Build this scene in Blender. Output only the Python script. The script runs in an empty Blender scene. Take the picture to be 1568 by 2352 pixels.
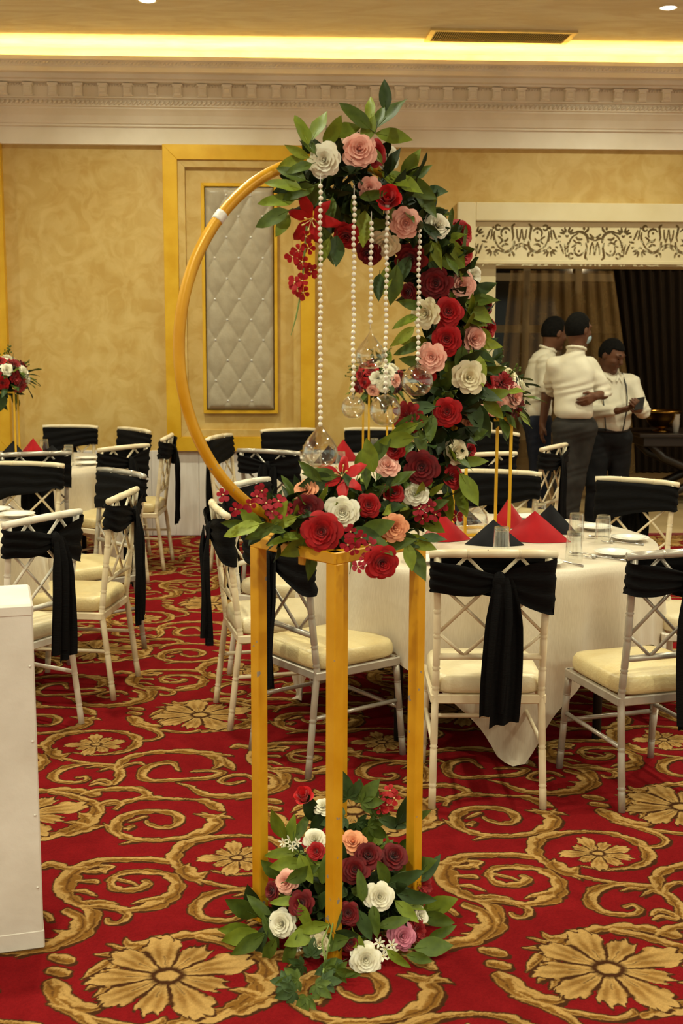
import bpy, math, random
import numpy as np
from mathutils import Vector, Matrix, Quaternion

SC = bpy.context.scene
COL = SC.collection
random.seed(11)

# ------------------------------------------------------------------ camera
PITCH = math.atan(422 / 2800.0); YAW = math.radians(2.2); ROLL = math.radians(0.23)
fwd = Vector((math.sin(YAW) * math.cos(PITCH), math.cos(YAW) * math.cos(PITCH), -math.sin(PITCH)))
rgt = Vector((math.cos(YAW), -math.sin(YAW), 0)); upv = rgt.cross(fwd)
r2 = rgt * math.cos(ROLL) + upv * math.sin(ROLL); u2 = upv * math.cos(ROLL) - rgt * math.sin(ROLL)
cd = bpy.data.cameras.new('camera'); cam = bpy.data.objects.new('camera', cd); COL.objects.link(cam)
cam.matrix_world = Matrix(((r2.x, u2.x, -fwd.x, 0), (r2.y, u2.y, -fwd.y, 0), (r2.z, u2.z, -fwd.z, 1.71), (0, 0, 0, 1)))
cd.sensor_fit = 'VERTICAL'; cd.sensor_height = 36.0; cd.lens = 2800 / 2352 * 36.0
cd.clip_start = 0.05; cd.clip_end = 100
cd.dof.use_dof = True; cd.dof.focus_distance = 4.3; cd.dof.aperture_fstop = 6.3
SC.camera = cam

# ------------------------------------------------------------------ world, exposure
wd = bpy.data.worlds.new('hall_ambience'); SC.world = wd; wd.use_nodes = True
bg = wd.node_tree.nodes['Background']; bg.inputs[0].default_value = (0.97, 0.98, 0.73, 1); bg.inputs[1].default_value = 0.74
SC.view_settings.view_transform = 'Standard'; SC.view_settings.look = 'None'
SC.view_settings.gamma = 1.0; SC.view_settings.use_curve_mapping = False
SC.view_settings.exposure = 0.0
WARM = (0.97, 1.0, 0.74)
DOWNLIGHT_W = 40.0
COVE_STRENGTH = 80.0

# ------------------------------------------------------------------ helpers
def lin(r, g, b):
    return tuple(((c / 255) / 12.92 if c / 255 <= .04045 else ((c / 255 + .055) / 1.055) ** 2.4) for c in (r, g, b))

def mat(name, c1, c2=None, scale=8.0, rough=.5, metal=0.0, bump=0.0, bscale=None, detail=4.0, stretch=(1, 1, 1), sheen=0.0, spec=.5, lo=.35, hi=.65, distort=0.0, coord='Object'):
    m = bpy.data.materials.new(name); m.use_nodes = True
    nt = m.node_tree; b = nt.nodes['Principled BSDF']
    b.inputs['Roughness'].default_value = rough; b.inputs['Metallic'].default_value = metal
    b.inputs['Specular IOR Level'].default_value = spec
    if sheen: b.inputs['Sheen Weight'].default_value = sheen
    b.inputs['Base Color'].default_value = (*c1, 1)
    if c2 is not None or bump:
        tc = nt.nodes.new('ShaderNodeTexCoord'); mp = nt.nodes.new('ShaderNodeMapping')
        mp.inputs['Scale'].default_value = stretch
        nt.links.new(tc.outputs[coord], mp.inputs[0])
    if c2 is not None:
        n = nt.nodes.new('ShaderNodeTexNoise'); n.inputs['Scale'].default_value = scale; n.inputs['Detail'].default_value = detail
        n.inputs['Distortion'].default_value = distort
        nt.links.new(mp.outputs[0], n.inputs['Vector'])
        r = nt.nodes.new('ShaderNodeValToRGB'); r.color_ramp.elements[0].position = lo; r.color_ramp.elements[1].position = hi
        r.color_ramp.elements[0].color = (*c1, 1); r.color_ramp.elements[1].color = (*c2, 1)
        nt.links.new(n.outputs[0], r.inputs[0]); nt.links.new(r.outputs[0], b.inputs['Base Color'])
    if bump:
        n2 = nt.nodes.new('ShaderNodeTexNoise'); n2.inputs['Scale'].default_value = bscale or scale; n2.inputs['Detail'].default_value = 5
        n2.inputs['Distortion'].default_value = distort
        nt.links.new(mp.outputs[0], n2.inputs['Vector'])
        bp = nt.nodes.new('ShaderNodeBump'); bp.inputs['Strength'].default_value = bump; bp.inputs['Distance'].default_value = .02
        nt.links.new(n2.outputs[0], bp.inputs['Height']); nt.links.new(bp.outputs[0], b.inputs['Normal'])
    return m

def emit(name, c, s):
    m = bpy.data.materials.new(name); m.use_nodes = True; nt = m.node_tree
    b = nt.nodes['Principled BSDF']; b.inputs['Base Color'].default_value = (*c, 1)
    b.inputs['Emission Color'].default_value = (*c, 1); b.inputs['Emission Strength'].default_value = s
    return m

def thin_glass(name, tint=(.985, .988, .975), edge=.95):
    m = bpy.data.materials.new(name); m.use_nodes = True; nt = m.node_tree
    nt.nodes.remove(nt.nodes['Principled BSDF']); out = nt.nodes['Material Output']
    t = nt.nodes.new('ShaderNodeBsdfTransparent'); t.inputs[0].default_value = (*tint, 1)
    g = nt.nodes.new('ShaderNodeBsdfGlossy'); g.inputs['Roughness'].default_value = .04; g.inputs['Color'].default_value = (edge, edge, edge, 1)
    lw = nt.nodes.new('ShaderNodeLayerWeight'); lw.inputs[0].default_value = .5
    pw_ = nt.nodes.new('ShaderNodeMath'); pw_.operation = 'POWER'; pw_.inputs[1].default_value = 2.4; nt.links.new(lw.outputs['Facing'], pw_.inputs[0])
    f = nt.nodes.new('ShaderNodeMath'); f.operation = 'MULTIPLY_ADD'; f.inputs[1].default_value = .72; f.inputs[2].default_value = .07; nt.links.new(pw_.outputs[0], f.inputs[0])
    mx = nt.nodes.new('ShaderNodeMixShader')
    nt.links.new(f.outputs[0], mx.inputs[0]); nt.links.new(t.outputs[0], mx.inputs[1]); nt.links.new(g.outputs[0], mx.inputs[2])
    nt.links.new(mx.outputs[0], out.inputs[0])
    return m

class MB:
    def __init__(s): s.v = []; s.f = []
    def add(s, vs, fs):
        o = len(s.v); s.v += [tuple(p) for p in vs]; s.f += [tuple(i + o for i in f) for f in fs]; return s
    def box(s, x0, x1, y0, y1, z0, z1):
        return s.add([(x0, y0, z0), (x1, y0, z0), (x1, y1, z0), (x0, y1, z0), (x0, y0, z1), (x1, y0, z1), (x1, y1, z1), (x0, y1, z1)],
                     [(0, 3, 2, 1), (4, 5, 6, 7), (0, 1, 5, 4), (1, 2, 6, 5), (2, 3, 7, 6), (3, 0, 4, 7)])
    def bevel_box(s, x0, x1, y0, y1, z0, z1, b):
        xs = (x0, x1); ys = (y0, y1); zs = (z0, z1); vs = []; ix = {}
        for i in (0, 1):
            for j in (0, 1):
                for k in (0, 1):
                    sx, sy, sz = (1 - 2 * i) * b, (1 - 2 * j) * b, (1 - 2 * k) * b
                    for a, p in enumerate([(xs[i], ys[j] + sy, zs[k] + sz), (xs[i] + sx, ys[j], zs[k] + sz), (xs[i] + sx, ys[j] + sy, zs[k])]):
                        ix[i, j, k, a] = len(vs); vs.append(p)
        fs = []
        for i in (0, 1):
            q = [ix[i, 0, 0, 0], ix[i, 1, 0, 0], ix[i, 1, 1, 0], ix[i, 0, 1, 0]]; fs.append(q if i else q[::-1])
            q = [ix[0, i, 0, 1], ix[0, i, 1, 1], ix[1, i, 1, 1], ix[1, i, 0, 1]]; fs.append(q if i else q[::-1])
            q = [ix[0, 0, i, 2], ix[1, 0, i, 2], ix[1, 1, i, 2], ix[0, 1, i, 2]]; fs.append(q if i else q[::-1])
        for i in (0, 1):
            for j in (0, 1):
                fs.append([ix[i, j, 0, 0], ix[i, j, 0, 1], ix[i, j, 1, 1], ix[i, j, 1, 0]])
                fs.append([ix[i, 0, j, 0], ix[i, 0, j, 2], ix[i, 1, j, 2], ix[i, 1, j, 0]])
                fs.append([ix[0, i, j, 1], ix[0, i, j, 2], ix[1, i, j, 2], ix[1, i, j, 1]])
                for k in (0, 1): fs.append([ix[i, j, k, 0], ix[i, j, k, 1], ix[i, j, k, 2]])
        return s.add(vs, fs)
    def tube(s, path, rad, n=8, cap=True, closed=False, flat=1.0):
        P = [Vector(p) for p in path]; m = len(P)
        if not isinstance(rad, (list, tuple)): rad = [rad] * m
        T = []
        for i in range(m):
            a = P[(i - 1) % m] if (closed or i > 0) else P[i]; b = P[(i + 1) % m] if (closed or i < m - 1) else P[i]
            T.append((b - a).normalized())
        ref = Vector((0, 0, 1)) if abs(T[0].z) < .9 else Vector((1, 0, 0))
        N = (ref - T[0] * ref.dot(T[0])).normalized(); vs = []
        for i in range(m):
            N = (N - T[i] * N.dot(T[i])).normalized(); B = T[i].cross(N)
            for k in range(n):
                a = 2 * math.pi * (k + .5) / n
                vs.append(P[i] + (N * math.cos(a) + B * math.sin(a) * flat) * rad[i])
        fs = []
        for i in range(m if closed else m - 1):
            j = (i + 1) % m
            for k in range(n):
                k2 = (k + 1) % n; fs.append((i * n + k, i * n + k2, j * n + k2, j * n + k))
        if cap and not closed:
            fs.append(tuple(range(n))[::-1]); fs.append(tuple((m - 1) * n + k for k in range(n)))
        return s.add(vs, fs)
    def lathe(s, prof, n=24, c=(0, 0, 0), close=False):
        vs = []; m = len(prof)
        for r, z in prof:
            for k in range(n):
                a = 2 * math.pi * k / n; vs.append((c[0] + r * math.cos(a), c[1] + r * math.sin(a), c[2] + z))
        fs = []
        for i in range(m - 1 + (1 if close else 0)):
            j = (i + 1) % m
            for k in range(n):
                k2 = (k + 1) % n; fs.append((i * n + k, i * n + k2, j * n + k2, j * n + k))
        return s.add(vs, fs)
    def grid(s, fn, nu, nv, closed=False):
        vs = [fn(i / nu, j / nv) for i in range(nu + (0 if closed else 1)) for j in range(nv + 1)]
        fs = []
        for i in range(nu):
            i2 = (i + 1) % nu if closed else i + 1
            for j in range(nv):
                fs.append((i * (nv + 1) + j, i2 * (nv + 1) + j, i2 * (nv + 1) + j + 1, i * (nv + 1) + j + 1))
        return s.add(vs, fs)
    def xform(s, M):
        s.v = [tuple(M @ Vector(p)) for p in s.v]; return s
    def mesh(s, name, smooth=False):
        me = bpy.data.meshes.new(name); me.from_pydata(s.v, [], s.f); me.update()
        if smooth: me.polygons.foreach_set('use_smooth', [True] * len(me.polygons))
        me.materials.append(None)
        return me

def link(name, data, m=None, parent=None, loc=None, rot=None, scale=None):
    o = bpy.data.objects.new(name, data); COL.objects.link(o)
    if m is not None:
        o.material_slots[0].link = 'OBJECT'; o.material_slots[0].material = m
    if parent is not None: o.parent = parent
    if loc is not None: o.location = loc
    if rot is not None: o.rotation_euler = rot
    if scale is not None: o.scale = (scale,) * 3 if isinstance(scale, (int, float)) else scale
    return o

def build(name, mb, m, parent=None, smooth=False, **k):
    return link(name, mb.mesh(name, smooth), m, parent, **k)

def tag(o, label=None, cat=None, group=None, kind=None):
    if label: o['label'] = label
    if cat: o['category'] = cat
    if group: o['group'] = group
    if kind: o['kind'] = kind
    return o

def thing(name, label, cat, loc=(0, 0, 0), rz=0.0, group=None):
    o = bpy.data.objects.new(name, None); COL.objects.link(o); o.location = loc; o.rotation_euler = (0, 0, rz)
    o.empty_display_size = .1
    return tag(o, label, cat, group)

def copy_tree(o, parent=None):
    c = o.copy(); COL.objects.link(c); c.parent = parent
    for ch in list(o.children): copy_tree(ch, c)
    return c

def G(x, y):      # ground point measured straight out from the camera -> room axes
    return (x * math.cos(YAW) + y * math.sin(YAW), -x * math.sin(YAW) + y * math.cos(YAW))

# ------------------------------------------------------------------ materials
M = {}
def plaster():
    m = mat('marbled_gold_plaster', lin(226, 190, 122), lin(238, 208, 148), rough=.55, bump=.10, bscale=9)
    nt = m.node_tree; b = nt.nodes['Principled BSDF']
    tc = nt.nodes.new('ShaderNodeTexCoord')
    n1 = nt.nodes.new('ShaderNodeTexNoise'); n1.inputs['Scale'].default_value = 1.7; n1.inputs['Detail'].default_value = 6; n1.inputs['Distortion'].default_value = 2.6
    n2 = nt.nodes.new('ShaderNodeTexNoise'); n2.inputs['Scale'].default_value = 5.5; n2.inputs['Detail'].default_value = 5; n2.inputs['Distortion'].default_value = 1.8
    nt.links.new(tc.outputs['Object'], n1.inputs['Vector']); nt.links.new(tc.outputs['Object'], n2.inputs['Vector'])
    r1 = nt.nodes.new('ShaderNodeValToRGB'); r2_ = nt.nodes.new('ShaderNodeValToRGB')
    for r, (p0, p1), (c0, c1) in ((r1, (.38, .62), (lin(190, 152, 76), lin(206, 174, 104))), (r2_, (.42, .6), (lin(192, 156, 82), lin(212, 182, 116)))):
        r.color_ramp.elements[0].position = p0; r.color_ramp.elements[1].position = p1
        r.color_ramp.elements[0].color = (*c0, 1); r.color_ramp.elements[1].color = (*c1, 1)
    nt.links.new(n1.outputs[0], r1.inputs[0]); nt.links.new(n2.outputs[0], r2_.inputs[0])
    mx = nt.nodes.new('ShaderNodeMix'); mx.data_type = 'RGBA'; mx.inputs[0].default_value = .45
    nt.links.new(r1.outputs[0], mx.inputs[6]); nt.links.new(r2_.outputs[0], mx.inputs[7])
    nt.links.new(mx.outputs[2], b.inputs['Base Color'])
    return m
M['plaster'] = plaster()
M['ceiling'] = mat('wrinkled_ceiling_paint', lin(236, 228, 196), lin(222, 208, 170), scale=2.2, rough=.7, bump=.55, bscale=5.0, stretch=(.7, 2.2, 1), distort=2.0)
M['cornice'] = mat('cornice_paint', lin(240, 228, 208), lin(228, 214, 190), scale=3, rough=.5)
M['panel_white'] = mat('wainscot_paint', lin(232, 224, 216), lin(216, 206, 196), scale=5, rough=.55, stretch=(4, 1, .6))
M['casing'] = mat('door_casing_paint', lin(226, 212, 174), lin(218, 202, 160), scale=3, rough=.5)
M['gold'] = mat('gold_paint', lin(212, 160, 22), lin(226, 178, 44), scale=6, rough=.36, metal=.2, spec=.5)
M['gold_stand'] = mat('chipped_gold_paint', lin(208, 146, 14), lin(222, 164, 34), scale=9, rough=.36, metal=.12)
def chips(m, c, amt=.70):
    nt = m.node_tree; b = nt.nodes['Principled BSDF']; src = b.inputs['Base Color'].links[0].from_socket
    tc = nt.nodes.new('ShaderNodeTexCoord'); n = nt.nodes.new('ShaderNodeTexNoise'); n.inputs['Scale'].default_value = 26; n.inputs['Detail'].default_value = 3
    nt.links.new(tc.outputs['Object'], n.inputs['Vector'])
    r = nt.nodes.new('ShaderNodeValToRGB'); r.color_ramp.elements[0].position = amt; r.color_ramp.elements[1].position = amt + .02
    nt.links.new(n.outputs[0], r.inputs[0])
    mx = nt.nodes.new('ShaderNodeMix'); mx.data_type = 'RGBA'; nt.links.new(r.outputs[0], mx.inputs[0]); nt.links.new(src, mx.inputs[6]); mx.inputs[7].default_value = (*c, 1)
    nt.links.new(mx.outputs[2], b.inputs['Base Color'])
    return m
chips(M['gold_stand'], lin(150, 140, 125), .71)
M['cushion_grey'] = mat('taupe_upholstery', lin(160, 146, 122), lin(172, 158, 134), scale=14, rough=.42, bump=.12, bscale=60, sheen=.2)
M['crystal'] = mat('crystal', (.95, .95, .95), rough=.08, metal=.6)
M['chair_cream'] = chips(mat('cream_chair_paint', lin(232, 216, 184), lin(222, 202, 166), scale=12, rough=.34), lin(70, 55, 40), .745)
M['chair_white'] = chips(mat('white_chair_paint', lin(236, 228, 212), lin(226, 214, 194), scale=12, rough=.34), lin(80, 66, 50), .755)
M['chair_silver'] = chips(mat('silver_chair_paint', lin(186, 176, 162), lin(170, 160, 146), scale=12, rough=.3, metal=.35), lin(60, 50, 40), .75)
M['seat'] = mat('cream_vinyl', lin(218, 198, 148), lin(206, 182, 130), scale=6, rough=.36, bump=.15, bscale=90)
M['seat_white'] = mat('off_white_vinyl', lin(228, 212, 176), lin(216, 198, 158), scale=6, rough=.36, bump=.15, bscale=90)
M['sash'] = mat('black_stretch_fabric', (.0035, .003, .0033), (.005, .0044, .0046), scale=30, rough=.8, spec=.12, bump=.2, bscale=40, stretch=(1, 1, 6))
M['cloth'] = mat('slub_satin_tablecloth', lin(212, 196, 172), lin(203, 186, 161), scale=18, rough=.42, stretch=(14, 14, 1.2), sheen=.25, bump=.06, bscale=40)
M['black_metal'] = mat('black_metal', (.008, .008, .009), (.014, .013, .013), rough=.5)
M['glass'] = thin_glass('clear_glass')
M['glass_thick'] = thin_glass('thick_glass', (.93, .94, .90))
M['porcelain'] = mat('porcelain', lin(246, 240, 230), lin(240, 232, 220), rough=.15)
M['steel'] = mat('cutlery_steel', (.6, .58, .55), (.5, .48, .46), rough=.2, metal=.9)
M['nap_red'] = mat('red_napkin', lin(172, 10, 20), lin(158, 8, 18), scale=20, rough=.75, sheen=.2, spec=.2)
M['nap_black'] = mat('black_napkin', (.007, .0065, .008), (.010, .009, .011), scale=20, rough=.8, spec=.2)
M['pearl'] = mat('pearl', lin(244, 238, 222), lin(236, 228, 208), rough=.2)
M['pedestal'] = chips(mat('white_pedestal_paint', lin(232, 224, 214), lin(214, 204, 192), scale=4, rough=.55, bump=.08, bscale=30), lin(150, 110, 80), .765)
M['tape'] = mat('white_tape', lin(240, 236, 228), lin(225, 220, 212), rough=.4)
PET = {'red': (lin(178, 6, 14), lin(150, 4, 10)), 'darkred': (lin(118, 4, 12), lin(92, 2, 8)), 'white': (lin(245, 240, 222), lin(232, 224, 196)),
       'cream': (lin(242, 232, 200), lin(226, 212, 170)), 'blush': (lin(244, 190, 172), lin(236, 168, 150)), 'peach': (lin(238, 168, 124), lin(226, 146, 104)),
       'mauve': (lin(224, 140, 160), lin(206, 116, 142)), 'carnation': (lin(150, 10, 14), lin(124, 6, 10)), 'redbud': (lin(206, 8, 14), lin(180, 6, 12)),
       'blossom': (lin(168, 10, 36), lin(140, 6, 28)), 'lily': (lin(192, 8, 14), lin(164, 6, 10))}
for k, (a, b_) in PET.items(): M['p_' + k] = mat(k + '_petal', a, b_, scale=2.2, rough=.6, sheen=.15, spec=.3)
M['stamen'] = mat('stamen', lin(240, 225, 170), lin(225, 190, 90), rough=.6)
LEAFC = [((82, 98, 30), (62, 78, 24)), ((118, 132, 36), (98, 112, 30)), ((44, 58, 22), (32, 44, 18)), ((140, 150, 46), (114, 126, 36)), ((62, 82, 40), (48, 66, 32))]
M['leaf'] = [mat('leaf_green_%d' % i, lin(*a), lin(*b_), scale=3, rough=.5, spec=.22) for i, (a, b_) in enumerate(LEAFC)]
M['stem'] = mat('green_stem', lin(120, 140, 60), lin(96, 116, 46), rough=.6)
M['skin'] = mat('brown_skin', lin(104, 66, 44), lin(90, 56, 38), scale=9, rough=.5, spec=.35)
M['shirt'] = mat('white_cotton', lin(220, 211, 190), lin(208, 198, 176), scale=7, rough=.85, spec=.2)
M['trouser_grey'] = mat('charcoal_wool', (.028, .025, .022), (.036, .031, .027), scale=20, rough=.85, spec=.2)
M['trouser_black'] = mat('black_wool', (.007, .007, .008), (.011, .010, .011), scale=20, rough=.85, spec=.2)
M['trouser_navy'] = mat('navy_denim', (.010, .012, .022), (.015, .017, .028), scale=20, rough=.85, spec=.2)
M['hair'] = mat('black_hair', (.004, .0035, .003), (.007, .006, .005), scale=50, rough=.9, spec=.1, bump=.3, bscale=90)
M['mask'] = mat('pale_blue_mask', lin(170, 196, 206), lin(150, 180, 194), rough=.7)
M['dark_wood'] = mat('dark_stained_wood', lin(44, 28, 18), lin(30, 18, 12), scale=4, rough=.4, stretch=(1, 6, 6))
M['brass'] = mat('brass', lin(196, 160, 84), lin(170, 130, 60), rough=.2, metal=1.0)
M['sheer'] = mat('sheer_curtain', lin(206, 176, 120), lin(186, 152, 98), scale=6, rough=.8)
M['drape'] = mat('dark_drape', lin(50, 38, 27), lin(36, 27, 19), scale=30, rough=.9, stretch=(1, 1, .1))
M['tile'] = mat('beige_floor_tile', lin(206, 178, 130), lin(194, 164, 116), scale=3, rough=.35)
M['night'] = mat('night_glass', (.006, .006, .007), (.01, .009, .009), rough=.08)
M['backwall'] = mat('back_room_paint', lin(120, 100, 72), lin(104, 86, 60), rough=.7)
M['led'] = emit('warm_led_tube', (1.0, .74, .23), COVE_STRENGTH)
M['lens'] = emit('downlight_lens', (1.0, .95, .86), 14.0)
M['vent'] = mat('vent_metal', lin(214, 190, 130), lin(196, 170, 112), rough=.4, metal=.3)
M['vent_dark'] = mat('vent_slats', lin(170, 142, 84), lin(150, 122, 68), rough=.5)

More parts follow.
